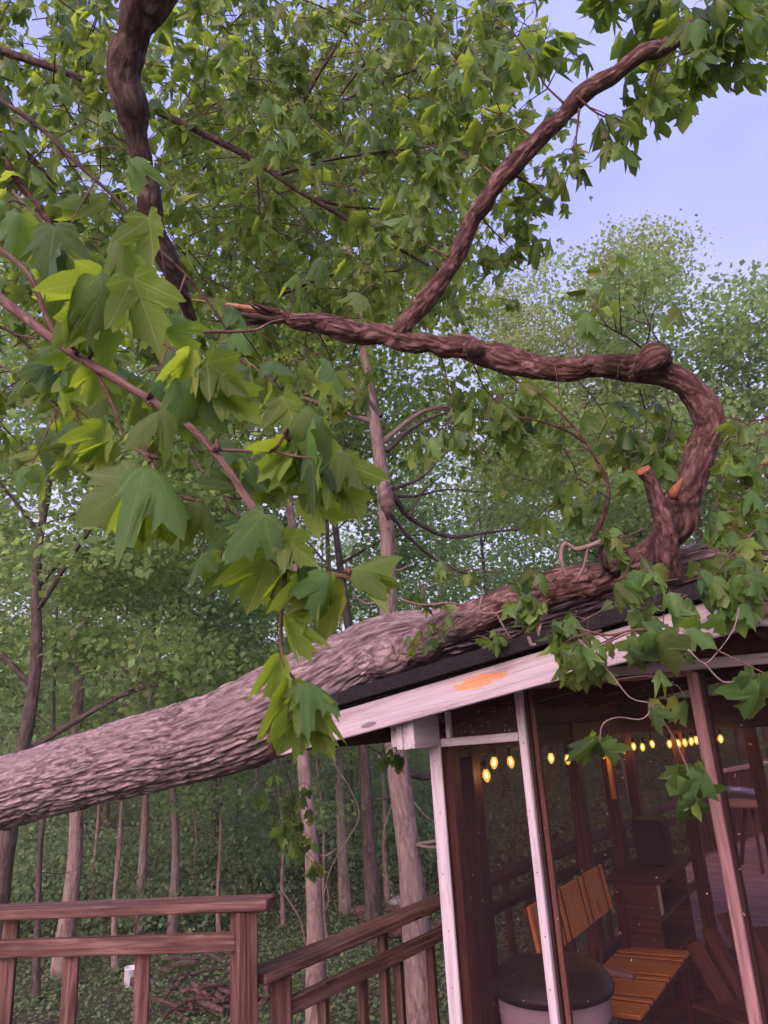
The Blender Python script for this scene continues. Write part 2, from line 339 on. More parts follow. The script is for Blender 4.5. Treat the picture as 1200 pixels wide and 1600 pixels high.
def post(name, base, z0, z1, wx, wy, mat, parent, ax=GU, ay=GV, bev=0.004):
    """an upright; local x runs along its length so the grain does too"""
    h = z1 - z0; c = np.array([base[0], base[1], (z0 + z1) / 2])
    return put(name, box_mesh(h, wx, wy, M[mat], bev), parent, frame(c, ZV, unit(ax), unit(np.cross(ZV, unit(ax)))))

def catmull(pts, n):
    pts = np.asarray(pts, float); k = len(pts)
    q = np.vstack([2 * pts[0] - pts[1], pts, 2 * pts[-1] - pts[-2]])
    seg = np.linalg.norm(np.diff(pts[:, :3], axis=0), axis=1); cum = np.concatenate([[0], np.cumsum(seg)])
    s = np.linspace(0, cum[-1], n); i = np.clip(np.searchsorted(cum, s, side='right') - 1, 0, k - 2)
    t = ((s - cum[i]) / seg[i])[:, None]
    a, b, c, d = q[i], q[i + 1], q[i + 2], q[i + 3]
    return 0.5 * (2 * b + (c - a) * t + (2 * a - 5 * b + 4 * c - d) * t ** 2 + (3 * b - a - 3 * c + d) * t ** 3), s
def tube_np(pts, nl=24, ns=10, ridges=0.0, rscale=None, wob=0.0, seed=0, cap=True):
    """pts rows: x y z r -> verts, quads, tris, bk"""
    c, s = catmull(pts, nl); p = c[:, :3]; r = np.maximum(c[:, 3], 0.0008)
    tan = np.gradient(p, axis=0); tan /= np.linalg.norm(tan, axis=1)[:, None]
    n = np.zeros_like(p); ref = np.array([0.31, 0.2, 0.93]);
    if abs(tan[0] @ ref) > 0.9: ref = np.array([1.0, 0, 0])
    n[0] = unit(ref - tan[0] * (ref @ tan[0]))
    for i in range(1, nl):
        q = n[i - 1] - tan[i] * (n[i - 1] @ tan[i]); n[i] = q / np.linalg.norm(q)
    b = np.cross(tan, n); a = np.linspace(0, 2 * math.pi, ns, endpoint=False)
    ca, sa = np.cos(a), np.sin(a)
    bk = np.stack([r[:, None] * ca, r[:, None] * sa, np.repeat(s[:, None], ns, 1)], -1)
    rr = np.repeat(r[:, None], ns, 1)
    if wob: rr = rr * (1 + wob * (fbm(bk * [6 / max(0.05, r.max() / 0.1), 6 / max(0.05, r.max() / 0.1), 2.2], 3, seed) - 0.44) * 2)
    if ridges:
        k = rscale or (26, 4.5)
        q = bk * [k[0], k[0], k[1]]; q = q + (fbm(q * 0.4 + 3, 2, seed + 5)[..., None] - 0.4) * [1.4, 1.4, 1.0]
        h = 1 - np.abs(2 * fbm(q, 3, seed + 9) / 0.875 - 1) * 2.1
        h2 = fbm(bk * [k[0] * 2.2, k[0] * 2.2, k[1] * 3], 3, seed + 31) - 0.44
        rr = rr - ridges * np.clip(h, 0, 1) ** 1.6 + ridges * 0.7 * h2
    v = p[:, None] + rr[..., None] * (ca[None, :, None] * n[:, None] + sa[None, :, None] * b[:, None])
    idx = np.arange(nl * ns).reshape(nl, ns); nx = np.roll(idx, -1, 1)
    quads = np.stack([idx[:-1], nx[:-1], nx[1:], idx[1:]], -1).reshape(-1, 4)
    v = v.reshape(-1, 3); bk = bk.reshape(-1, 3); tris = np.zeros((0, 3), int)
    if cap:
        m = len(v); v = np.vstack([v, p[:1], p[-1:]]); bk = np.vstack([bk, [[0, 0, 0]], [[0, 0, s[-1]]]])
        e = np.arange(ns); f = np.roll(e, -1)
        tris = np.vstack([np.stack([f, e, np.full(ns, m)], 1), np.stack([e + (nl - 1) * ns, f + (nl - 1) * ns, np.full(ns, m + 1)], 1)])
    return v, quads, tris, bk
class Join:
    def __init__(s): s.v = []; s.q = []; s.t = []; s.b = []; s.n = 0
    def tube(s, pts, **kw):
        v, q, t, b = tube_np(pts, **kw); s.v.append(v); s.q.append(q + s.n); s.t.append(t + s.n); s.b.append(b); s.n += len(v)
    def mesh(s, name, mat): return mesh_np(name, np.vstack(s.v), [np.vstack(s.q), np.vstack(s.t)], mat, True, {'bk': ('FLOAT_VECTOR', np.vstack(s.b))})
def tube(name, pts, mat, parent, **kw):
    pts = np.asarray(pts, float); o = pts[0, :3].copy(); pts = pts.copy(); pts[:, :3] -= o
    j = Join(); j.tube(pts, **kw); return put(name, j.mesh(name, M[mat]), parent, Matrix.Translation(Vector(o)))
def pix(lst):
    """rows (px, py, depth, radius) -> world x y z r"""
    return np.array([[*P(a, b, d), r] for a, b, d, r in lst])
def lathe(name, prof, mat, ns=24, smooth=True):
    prof = np.array(prof, float); a = np.linspace(0, 2 * math.pi, ns, endpoint=False)
    v = np.stack([prof[:, :1] * np.cos(a), prof[:, :1] * np.sin(a), np.repeat(prof[:, 1:2], ns, 1)], -1).reshape(-1, 3)
    idx = np.arange(len(prof) * ns).reshape(len(prof), ns); nx = np.roll(idx, -1, 1)
    return mesh_np(name, v, np.stack([idx[:-1], nx[:-1], nx[1:], idx[1:]], -1).reshape(-1, 4), M[mat], smooth)

# ------------------------------------------------------------------ leaves
HI = [(0, .05), (.14, -.06), (.30, -.05), (.47, .03), (.42, .12), (.55, .21), (.66, .34), (.74, .54), (.60, .52), (.53, .60), (.43, .54), (.31, .52), (.33, .64), (.38, .75), (.25, .77), (.16, .88), (0, 1.06)]
LO = [(0, .04), (.45, .0), (.42, .15), (.72, .52), (.46, .54), (.30, .50), (.36, .74), (0, 1.05)]
def leaf_base(half, ring):
    r = np.array(half); l = r[1:-1][::-1] * [-1, 1]; out = np.vstack([r, l]); c = np.array([0, .30])
    n = len(out); i = np.arange(n); j = (i + 1) % n
    if ring:
        mid = c + (out - c) * 0.52; p = np.vstack([[c], mid, out])
        f = np.vstack([np.stack([np.zeros(n, int), 1 + i, 1 + j], 1), np.stack([1 + i, 1 + n + i, 1 + n + j], 1), np.stack([1 + i, 1 + n + j, 1 + j], 1)])
    else:
        p = np.vstack([[c], out]); f = np.stack([np.zeros(n, int), 1 + i, 1 + j], 1)
    return p, f
def leaf_shape(p, fold, droop, curl, seed):
    q = np.random.default_rng(seed); x, y = p[:, 0] * (1 + .10 * q.normal()), p[:, 1]
    ax = np.abs(x); z = -fold * ax ** 1.15 - droop * np.clip(y - .15, 0, 2) ** 1.7 - curl * (ax ** 2) * 1.2
    z = z + .045 * np.sin(9 * x + q.random() * 6) * (ax + .2) + .04 * np.sin(8 * y + q.random() * 6) * ax + .03 * q.normal(size=len(x)) * (np.hypot(x, y - .3) > .4)
    sx = 1 / math.sqrt(1 + fold * fold * .8 + curl * .3); sy = 1 / math.sqrt(1 + droop * .7)
    return np.stack([x * sx * .80 + .12 * q.normal() * y * y, y * sy, z], 1)
SHAPES = [(.25, .25, .25), (.6, .4, .35), (.95, .6, .5), (.4, .9, .6), (1.3, .6, .4), (.25, .55, .8), (.75, .95, .3), (.5, .2, .2)]
HP, HF = leaf_base(HI, True); LP, LF = leaf_base(LO, False)
HI_V = [leaf_shape(HP, *s, 50 + k) for k, s in enumerate(SHAPES)]
LO_V = [leaf_shape(LP, *s, 80 + k) for k, s in enumerate(SHAPES)]
DI_V = [np.array([[0, 0, 0], [.42, .45, -a], [0, 1, -b], [-.42, .45, -a]]) for a, b in ((.12, .1), (.25, .3), (.05, .25))]
DI_F = np.array([[0, 1, 2], [0, 2, 3]])
def frames(tip, nrm):
    y = tip / np.linalg.norm(tip, axis=1)[:, None]; z = nrm - y * np.sum(nrm * y, 1)[:, None]
    z = z / np.maximum(1e-6, np.linalg.norm(z, axis=1))[:, None]; x = np.cross(y, z); return np.stack([x, y, z], -1)
def leaves_np(pos, tip, nrm, size, variants, faces, seed=0):
    q = np.random.default_rng(seed); k = q.integers(0, len(variants), len(pos)); V = np.stack(variants)[k]
    R = frames(tip, nrm); v = np.einsum('nij,nmj->nmi', R, V * size[:, None, None]) + pos[:, None]
    m = V.shape[1]; f = (faces[None] + (np.arange(len(pos)) * m)[:, None, None]).reshape(-1, 3)
    return v.reshape(-1, 3), f, np.repeat(q.random(len(pos)), m)
def leaf_cloud_mesh(name, pos, tip, nrm, size, variants, faces, mat, seed=0):
    v, f, a = leaves_np(pos, tip, nrm, size, variants, faces, seed); return mesh_np(name, v, f, mat, True, {'var': ('FLOAT', a)})

# ================================================================== THE SETTING
def ground_z(x, y):
    d = np.hypot(x, y)
    z = -2.65 + 0.0 * d + np.clip((d - 17) / 75, 0, 1) ** 1.3 * 7.5 + np.clip((d - 92) / 500, 0, 1) * 8
    z = z + np.clip((d - 7) / 14, 0, 1) * (fbm(np.stack([x * .16, y * .16, 0 * x], -1), 3, 3) - .44) * 1.0
    return z
g = np.concatenate([np.linspace(-700, -70, 18), np.linspace(-64, 64, 129), np.linspace(70, 700, 18)])
gx, gy = np.meshgrid(g, g); gz = ground_z(gx, gy)
gi = np.arange(gx.size).reshape(gx.shape)
tag(put('ground', mesh_np('ground', np.stack([gx, gy, gz], -1).reshape(-1, 3), np.stack([gi[:-1, :-1], gi[:-1, 1:], gi[1:, 1:], gi[1:, :-1]], -1).reshape(-1, 4), M['ground'])), kind='structure')

# upper deck underfoot (behind and below the picture) and the lower deck round the gazebo
dk = put('upper_deck', box_mesh(3.4, 5.2, 0.16, M['darkwood'], 0.01), None, Matrix.Translation((-1.75, 0.75, -0.125))); tag(dk, kind='structure')
for i in range(36):
    x = -3.4 + i * 0.0935
    beam('deck_board', (x, -1.85, -0.02), (x, 3.36, -0.02), 0.088, 0.038, 'rail', dk)
def G3(s, t, z): return G(s, t, z)
ld = put('lower_deck', box_mesh(7.2, 13.6, 0.18, M['darkwood'], 0.01), None, frame(G(2.95, 4.3, ZF - 0.135), GU, GV, ZV)); tag(ld, kind='structure')
for i in range(146):
    t = -2.45 + i * 0.0935
    beam('deck_board', G(-.66 if t > -1 else .2, t, ZF - .021), G(6.5, t, ZF - .021), 0.088, 0.038, 'deckfar' if t > 4 else 'rail', ld)  # far boards take the paler colour that stands in for open-sky light

# ================================================================== RAILINGS
def railing(name, label, a, b, zcap, zfloor, posts, balus, side, mid_dz=0.20, group='deck railings', capw=0.14, ext=(0.0, 0.0), mats='rail'):
    """a -> b in plan, cap top at zcap; posts/balus = distances along; side = +1/-1: which side the mid rail is nailed to"""
    a = np.array([*a, 0.]); b = np.array([*b, 0.]); x = unit(b - a); L = np.linalg.norm(b - a); y = np.cross(ZV, x)
    o = thing(name, label, 'railing', (a[0], a[1], zfloor), group)
    beam('cap_rail', a - x * ext[0] + ZV * (zcap - .02), b + x * ext[1] + ZV * (zcap - .02), capw, .04, mats, o, bev=.006)
    beam('mid_rail', a + x * .05 + y * side * .03 + ZV * (zcap - mid_dz), b - x * .02 + y * side * .03 + ZV * (zcap - mid_dz), .038, .068, mats, o, bev=.005)
    beam('bottom_rail', a + x * .05 + ZV * (zfloor + .10), b - x * .02 + ZV * (zfloor + .10), .038, .085, mats, o)
    for d in posts:
        c = a + x * d; post('post', c, zfloor, zcap - .0405, .089, .089, mats, o, ax=unit(x + y * .9) if d < .3 or d > L - .3 else x, bev=.006)
    for d, top in balus:
        c = a + x * d - y * side * .012
        post('baluster', c, zfloor + .02, zcap - (.0405 if top else mid_dz - .0), .060, .042, mats, o, ax=unit(x + y * .35), bev=.004)
    return o
LA = Pz(-330, 1430, .95); LB = Pz(381, 1403, .95)
Ll = float(np.linalg.norm((LB - LA)[:2]))
def along(px, py, z, A, B): q = Pz(px, py, z); return float((q - A)[:2] @ unit((B - A)[:2]))
railing('deck_railing', 'weathered red wood deck railing standing at left below the leaning trunk', LA[:2], LB[:2], .95, 0.0,
        [Ll], [(along(30, 1450, .85, LA, LB), True), (along(135, 1500, .7, LA, LB), False), (along(245, 1495, .7, LA, LB), False), (along(-90, 1500, .7, LA, LB), False), (along(-200, 1500, .7, LA, LB), True)],
        -1, .155, ext=(.1, .12))
RA = Pz(423, 1509, .65); RB = RA + GV * 6.5 + 0 * GU
RA2 = Pz(425, 1528, .65)
rdir = unit((Pz(682, 1404, .65) - RA)[:2]); RB2 = RA[:2] + rdir * 6.6
railing('deck_railing', 'lower red wood railing running away behind the screened gazebo', RA[:2], RB2, .65, ZF,
        [.06, 3.4], [(.34, False), (.62, False), (.80, True), (.92, False), (1.22, False), (1.52, False), (1.84, False), (2.14, True), (2.45, False), (2.75, False), (3.05, False), (3.8, False), (4.1, False), (4.4, True), (4.8, False), (5.2, False), (5.6, False)],
        -1, .17, ext=(.10, 0.))

# ================================================================== GAZEBO
RS = 1.52; WD = 2 * RS; DP = 3.1                       # ridge line, width, depth
def zr(s): return 1.762 + .158 * min(s, 2 * RS - s)      # top of fascia / underside of roof deck
gz = thing('screened_gazebo', 'screened wooden gazebo with white fascia and trim under the fallen trunk', 'gazebo', G(RS, DP / 2, ZF))
# roof: two slopes of felted boards
for sgn in (0, 1):
    a, b = (-.78, RS) if not sgn else (2 * RS + .78, RS)
    pa, pb = G(a, -.33, zr(a) + .028), G(b, -.33, zr(b) + .028)
    x = unit(pb - pa); c = (pa + pb) / 2 + GV * (DP + .63) / 2
    y = unit(np.cross(np.cross(x, GV), x)); n = np.cross(x, y)
    rf = put('roof', box_mesh(np.linalg.norm(pb - pa), DP + .63, .045, M['shingle'], .008), gz, frame(c, x, y, n))
    for k in range(12):                                 # shingle courses
        f = (k + .5) / 12; q = pa + (pb - pa) * f + GV * (DP + .63) / 2 + n * (.028 if n[2] > 0 else -.028)
        put('shingle_course', box_mesh(.205, DP + .62, .008, M['shingle'], .003), rf, frame(q, unit(x + (n if n[2] > 0 else -n) * -.03), y, np.cross(unit(x), y)))
    dp = pa - GV * .012, pb - GV * .012
    beam('drip_edge', dp[0] + ZV * .004, dp[1] + ZV * .004, .012, .060, 'shingle', gz)
    # fascia on the rake, butted at the ridge
    fa, fb = G(a + (.06 if not sgn else -.06), -.30, zr(a) - .075), G(b, -.30, zr(b) - .075)
    fz = beam('fascia', fa, fb, .028, .128, 'fascia' if not sgn else 'white', gz)
    for t in (.0, .8, 1.6, 2.4, DP):
        beam('rafter', G(a, t, zr(a) - .055), G(b, t, zr(b) - .055), .04, .10, 'darkwood', gz)
    for k in range(11):
        s = a + (b - a) * (k + .5) / 11
        beam('ceiling_board', G(s, -.28, zr(s) - .004), G(s, DP + .25, zr(s) - .004), abs(b - a) / 11 - .006, .016, 'darkwood', gz, up=n if n[2] > 0 else -n, bev=.002)
    beam('eave_board', G(a, -.31, zr(a) - .06), G(a, DP + .3, zr(a) - .06), .03, .13, 'darkwood', gz)
put('ridge_block', box_mesh(.16, .03, .115, M['pinkpost'], .006), gz, frame(G(RS + .06, -.335, zr(RS) - .058), unit(GU - .10 * ZV), GV, unit(ZV + .10 * GU)))
beam('ridge_beam', G(RS, -.25, zr(RS) - .10), G(RS, DP + .2, zr(RS) - .10), .05, .14, 'darkwood', gz)
# beam ends at the near corner
for k, (s0, wd_, h, t0) in enumerate(((-.075, .036, .135, -.21), (-.036, .036, .15, -.225), (.002, .030, .15, -.23), (.040, .040, .142, -.25))):
    p = G(s0 - .02, t0, 1.575 + (0 if k else .006))
    beam('beam_end', p, p + GV * (abs(t0) - .015), wd_ - .002, h, 'white', gz, bev=.003)
beam('wall_plate', G(-.03, .05, 1.62), G(-.03, DP, 1.62), .05, .14, 'midwood', gz)
beam('wall_plate', G(WD, .05, 1.62), G(WD, DP, 1.62), .05, .14, 'midwood', gz)
beam('wall_plate', G(0, DP, 1.62), G(WD, DP, 1.62), .05, .14, 'midwood', gz)
# front wall, left to right
Z0 = ZF
post('corner_trim', G(.006, -.012, 0), Z0, 1.505, .062, .018, 'white', gz)
post('corner_post', G(.03, .06, 0), Z0, 1.60, .085, .085, 'midwood', gz)
sm, sr = .463, 1.215
beam('transom_rail', G(.04, -.006, 1.517), G(sm - .022, -.006, 1.528), .022, .038, 'white', gz)
post('transom_stud', G(.085, -.004, 0), 1.537, 1.66, .022, .03, 'white', gz)
post('door_stud', G(sm, -.008, 0), Z0, 1.745, .036, .030, 'white', gz)
post('door_jamb', G(sm + .012, .045, 0), Z0, 1.76, .030, .072, 'darkwood', gz)
post('door_stop', G(sm + .045, .03, 0), Z0, 1.74, .022, .03, 'midwood', gz)
beam('door_header', G(.70, -.008, 1.772), G(sr + .95, -.008, 1.764), .020, .042, 'white', gz)
beam('header_strip', G(.50, .012, 1.738), G(sr, .012, 1.738), .02, .020, 'pinkpost', gz)
post('screen_stud', G(sr, -.008, 0), Z0, 1.740, .042, .034, 'pinkpost', gz)
post('stud_back', G(sr + .012, .045, 0), Z0, 1.74, .040, .070, 'darkwood', gz)
post('screen_stud', G(sr + .95, -.008, 0), Z0, 1.74, .042, .034, 'pinkpost', gz)
post('corner_post', G(WD, .04, 0), Z0, 1.60, .085, .085, 'white', gz)
beam('gable_board', G(1.0, .02, 1.86), G(2.1, .02, 1.86), .016, .13, 'redslat', gz)
for (s0, s1) in ((.05, sm), (sm, sr), (sr, sr + .95), (sr + .95, WD)):
    beam('sill', G(s0 + .03, .0, Z0 + .045), G(s1 - .03, .0, Z0 + .045), .04, .09, 'midwood', gz)
nail_me = lathe('nail', [(0, .0012), (.0022, .001), (.003, 0)], 'iron', 8)
for s_, z_ in ((.004, 1.44), (.012, 1.21), (.002, .95), (.010, .72), (.006, .50), (.012, .30), (sm, 1.70), (sm + .004, 1.50), (sm - .003, 1.22), (sm, .98), (sm + .004, .74), (sm, .55), (.10, 1.523), (.20, 1.525), (.30, 1.526), (.42, 1.529)):
    put('nail', nail_me, gz, frame(G(s_, -.0245 if s_ > .4 and s_ != .42 else (-.0222 if s_ < .05 else -.018), z_), GU, ZV, -GV))
def panel(name, s0, s1, z0, z1a, z1b, t, mat):
    q = [G(s0, t, z0), G(s1, t, z0), G(s1, t, z1b), G(s0, t, z1a)]; o = q[0].copy()
    me = mesh_np(name, np.array(q) - o, np.array([[0, 1, 2, 3]]), M[mat], False); return put(name, me, gz, Matrix.Translation(Vector(o)))
panel('screen', .03, sm, Z0 + .08, 1.50, 1.51, .012, 'screen')
panel('transom_screen', .03, sm, 1.545, 1.70, 1.76, .014, 'screen2')
panel('screen', sm + .02, sr, Z0 + .08, 1.75, 1.75, .020, 'screen')
panel('screen', sr + .02, sr + .95, Z0 + .08, 1.74, 1.74, .020, 'screen')
panel('screen', sr + .97, WD, Z0 + .08, 1.60, 1.60, .020, 'screen')
# side and back walls: posts, a mid rail, screens
for t in (.30, 1.12, 1.80, 2.52, DP):
    post('wall_post', G(.02, t, 0), Z0, 1.56, .075, .09, 'midwood' if t > 1 else 'darkwood', gz)
for t in (1.0, 2.0, DP):
    post('wall_post', G(WD, t, 0), Z0, 1.56, .075, .09, 'darkwood', gz)
for s in (.42, .62, .95, 1.9, 2.5):
    post('wall_post', G(s, DP, 0), Z0, 1.56, .09, .07, 'midwood', gz)
beam('back_beam', G(0, DP - .05, 1.50), G(WD, DP - .05, 1.50), .04, .12, 'darkwood', gz)
beam('side_beam', G(.02, .1, 1.50), G(.02, DP, 1.50), .05, .12, 'darkwood', gz)
def wall_screen(a, b, mat='screen'):
    q = np.array([a + ZV * (Z0 + .05), b + ZV * (Z0 + .05), b + ZV * 1.46, a + ZV * 1.46]); o = q[0].copy()
    put('screen', mesh_np('screen', q - o, np.array([[0, 1, 2, 3]]), M[mat], False), gz, Matrix.Translation(Vector(o)))
wall_screen(G(-.02, .1, 0), G(-.02, DP, 0)); wall_screen(G(0, DP + .03, 0), G(.95, DP + .03, 0))
# an upright board hanging at the left wall, the bulbs' glow put into its orange colour
beam('hanging_slat', G(.10, 2.30, 1.32), G(.10, 2.30, 1.02), .035, .02, 'orange', gz)
# dry flowers caught in the mesh: too small to pick apart
def specks():
    V = []; Fc = []
    for i in range(170):
        s = rnd.uniform(.06, 1.95); z = rnd.uniform(-.2, 1.72)
        if rnd.random() < .25: s = rnd.uniform(.05, .45); z = rnd.uniform(1.55, 1.68)
        if z > 1.5 and s < sm and z < 1.55: continue
        L = rnd.uniform(.003, .011); a = rnd.uniform(0, 6.28); c = G(s, -.004 + rnd.uniform(-.003, .006), z)
        d1 = np.array([math.cos(a), math.sin(a)]); d2 = np.array([-d1[1], d1[0]]); wd = rnd.uniform(.0007, .0016); bend = rnd.uniform(-.5, .5) * L
        b0 = len(V)
        for k, (f, off) in enumerate(((-.5, 0), (0, bend), (.5, 0))):
            for sg in (-1, 1):
                e = d1 * f * L + d2 * (off + sg * wd); V.append(c + GU * e[0] + ZV * e[1] - GV * (.002 if k == 1 else 0))
        Fc += [(b0, b0 + 2, b0 + 3, b0 + 1), (b0 + 2, b0 + 4, b0 + 5, b0 + 3)]
    o = G(.6, 0, .8)
    q = put('debris', mesh_np('debris', np.array(V) - o, np.array(Fc), M['speck'], False), gz, Matrix.Translation(Vector(o))); q['kind'] = 'stuff'
specks()

# ---- things in the gazebo
# string of bulbs
sl_ = thing('string_lights', 'string of glowing amber bulbs hung along the gazebo walls', 'string lights', G(.12, .3, 1.45))
bulb_me = lathe('bulb', [(.0, -.040), (.006, -.038), (.015, -.028), (.0225, -.010), (.0225, .004), (.018, .018), (.0115, .030), (.011, .034)], 'bulb', 14)
sock_me = lathe('socket', [(0, .030), (.013, .031), (.014, .050), (.010, .075), (.004, .082), (0, .082)], 'socket', 12)
fil_me = lathe('filament', [(0, -.020), (.006, -.016), (.008, .0), (.006, .014), (0, .018)], 'filament', 8)
cord = []
def onS(x, y, s):
    r = ray(x, y); return CAM + r * (((K0 + s * GU - CAM) @ GU) / (r @ GU))
blist = [onS(x, y, .10) for x, y in ((760, 1211), (772, 1191), (798, 1190), (835, 1187), (861, 1184), (887, 1186), (942, 1178))]
blist += [onT(x, y, DP - .12) for x, y in ((957, 1171), (975, 1171), (990, 1166), (1004, 1167), (1019, 1162), (1046, 1162), (1060, 1161), (1070, 1160), (1080, 1158), (1088, 1156), (1117, 1155), (1126, 1154))]
for q in blist:
    mw = Matrix.Translation(Vector(q)) @ Matrix.Rotation(rnd.uniform(-.12, .12), 4, 'X') @ Matrix.Rotation(rnd.uniform(-.12, .12), 4, 'Y') @ Matrix.Scale(.88, 4)
    b_ = put('bulb', bulb_me, sl_, mw); put('filament', fil_me, b_, mw); put('socket', sock_me, sl_, mw)
    cord.append([*(q + ZV * .085), .0028])
    if len(cord) % 3 == 1:
        bl_ = bpy.data.lights.new('bulb_glow', 'POINT'); bl_.energy = 1.0; bl_.color = (1.0, .62, .22); bl_.shadow_soft_size = .03
        put('bulb_glow', bl_, sl_, mw)
cord = [[*G(.09, .12, 1.49), .0028]] + cord
c2 = []
for i in range(len(cord)):
    c2.append(cord[i])
    if i + 1 < len(cord): m_ = (np.array(cord[i]) + np.array(cord[i + 1])) / 2; m_[2] += .02 * rnd.uniform(-1, 1.4); c2.append(list(m_))
tube('cord', c2, 'darklimb', sl_, nl=120, ns=6)
# trash can
cb = G(.30, .375, ZF)
can = thing('trash_can', 'pale grey plastic trash can with a black domed lid behind the screen', 'trash can', cb)
T_ = Matrix.Translation(Vector(cb)) @ Matrix.Diagonal((1, 1, 1.12, 1))
put('body', lathe('body', [(.0, .004), (.205, .004), (.215, .012), (.235, .30), (.252, .64), (.258, .66), (.248, .665), (.24, .60), (.21, .04), (0, .03)], 'canbody', 36), can, T_)
lid = put('lid', lathe('lid', [(.262, .640), (.275, .645), (.278, .668), (.268, .678), (.262, .686), (.248, .708), (.205, .730), (.14, .744), (.07, .750), (0, .752)], 'black', 40), can, T_)
beam('lid_handle', cb + ZV * .846 - GU * .06, cb + ZV * .846 + GU * .06, .03, .022, 'black', lid, bev=.008)
for sg in (-1, 1): beam('handle', cb + GU * sg * .258 - GV * .06 + ZV * .60, cb + GU * sg * .258 + GV * .06 + ZV * .60, .03, .05, 'black', can, bev=.01)
# black box-like liner bin beside it
bb = G(.63, .55, ZF); bn = thing('storage_bin', 'small black bin tucked against the right of the trash can', 'bin', bb)
put('body', lathe('body', [(0, .0), (.12, 0), (.13, .02), (.15, .50), (.16, .51), (.16, .53), (.145, .53), (.13, .1), (0, .1)], 'black', 20), bn, Matrix.Translation(Vector(bb)))
# slatted bench along the left wall
be = thing('slatted_bench', 'orange slatted wooden bench with narrow dark red slats inside the gazebo', 'bench', G(.3, 1.4, ZF))
t = .86; widths = [(.17, 'orange'), (.03, 'redslat'), (.045, 'orange'), (.03, 'redslat'), (.24, 'orange'), (.03, 'redslat'), (.05, 'orange'), (.03, 'redslat'), (.25, 'orange'), (.03, 'redslat'), (.05, 'orange'), (.03, 'redslat'), (.13, 'orange')]
for wd_, mt in widths:
    tm = t + wd_ / 2; z = .17
    beam('seat_slat', G(.12, tm, z), G(.53, tm, z + .012), wd_ - .006, .022 if mt == 'orange' else .014, mt, be, bev=.004)
    t += wd_
t = .42
for wd_, mt in [(.16, 'orange')] + widths[:11]:
    tm = t + wd_ / 2
    if t < 1.52: beam('back_slat', G(.235, tm, .50), G(.20, tm, .735 + .0 * t), wd_ - .006, .020 if mt == 'orange' else .012, mt, be, up=GU, bev=.004)
    t += wd_
beam('back_rail', G(.205, .42, .53), G(.205, 1.56, .53), .025, .05, 'redslat', be); beam('back_rail', G(.185, .42, .70), G(.185, 1.56, .70), .025, .05, 'redslat', be)
beam('seat_frame', G(.15, .86, .135), G(.15, 2.0, .135), .04, .05, 'redslat', be); beam('seat_frame', G(.49, .86, .14), G(.49, 2.0, .14), .04, .05, 'redslat', be)
for tt in (.92, 1.94):
    post('leg', G(.49, tt, 0), ZF, .115, .05, .05, 'redslat', be); post('leg', G(.15, tt, 0), ZF, .50, .05, .05, 'redslat', be)
    beam('stretcher', G(.17, tt, -.1), G(.47, tt, -.1), .03, .05, 'redslat', be)
beam('arm_rest', G(.19, .95, .37), G(.5, .95, .33), .05, .024, 'pinkpost', be)
# shelf unit with a speaker and a carton
so_ = G(.30, 2.42, ZF); sh = thing('shelf_unit', 'dark wooden shelf unit against the left gazebo wall behind the bench', 'shelf', so_)
for tt in (2.04, 2.86): put('side_panel', box_mesh(.28, .024, .84, M['midwood'], .004), sh, frame(G(.23, tt, ZF + .42), GU, GV, ZV))
for zz in (.10, .38, .62): put('shelf', box_mesh(.28, .79, .02, M['midwood'], .003), sh, frame(G(.23, 2.45, ZF + zz), GU, GV, ZV))
put('top', box_mesh(.36, .92, .028, M['midwood'], .005), sh, frame(G(.24, 2.45, ZF + .855), GU, GV, ZV))
put('back_panel', box_mesh(.012, .79, .80, M['darkwood'], .003), sh, frame(G(.10, 2.45, ZF + .42), GU, GV, ZV))
sb = G(.26, 2.52, ZF + .870); spk = thing('speaker', 'tall black speaker box standing on the shelf top', 'speaker', sb)
put('cabinet', box_mesh(.20, .22, .30, M['black'], .012), spk, frame(sb + ZV * .15, GU, GV, ZV)); put('grille', box_mesh(.006, .18, .26, M['iron'], .002), spk, frame(sb + ZV * .15 + GU * .104, GU, GV, ZV))
cbx = G(.33, 2.16, ZF + .63); ct = thing('carton', 'narrow cream carton standing upright on the shelf', 'carton', cbx)
put('box', box_mesh(.05, .06, .19, M['paper'], .003), ct, frame(cbx + ZV * .095, GU, GV, ZV)); put('flap', box_mesh(.05, .03, .004, M['paper'], .001), ct, frame(cbx + ZV * .193, GU, unit(GV + .3 * ZV), unit(ZV - .3 * GV)))
# reclined plank chair at the right
def plank_chair(c, face, label):
    o = thing('plank_chair', label, 'chair', c, 'plank chairs in the gazebo'); f = unit(face); r = np.cross(f, ZV); c = np.array(c)
    for k in range(5):
        off = (k - 2) * .105; top = .86 - .05 * abs(k - 2)
        beam('back_slat', c + r * off - f * .10 + ZV * .22, c + r * off * 1.15 - f * .45 + ZV * top, .095, .018, 'midwood', o, up=f, bev=.004)
    for k in range(5):
        q = c + f * (.40 - k * .10) + ZV * (.37 - k * .035); beam('seat_slat', q - r * .26, q + r * .26, .09, .018, 'midwood', o, bev=.004)
    for sg in (-1, 1):
        beam('arm', c + r * sg * .34 - f * .36 + ZV * .53, c + r * sg * .34 + f * .45 + ZV * .56, .12, .02, 'midwood', o, bev=.006)
        post('leg', c + r * sg * .29 + f * .38, c[2], c[2] + .55, .09, .022, 'midwood', o, ax=f)
        beam('side_rail', c + r * sg * .27 + f * .42 + ZV * .30, c + r * sg * .27 - f * .55 + ZV * .04, .022, .11, 'midwood', o)
    beam('back_brace', c - f * .27 - r * .28 + ZV * .52, c - f * .27 + r * .28 + ZV * .52, .02, .06, 'midwood', o, up=unit(ZV - .5 * f))
    return o
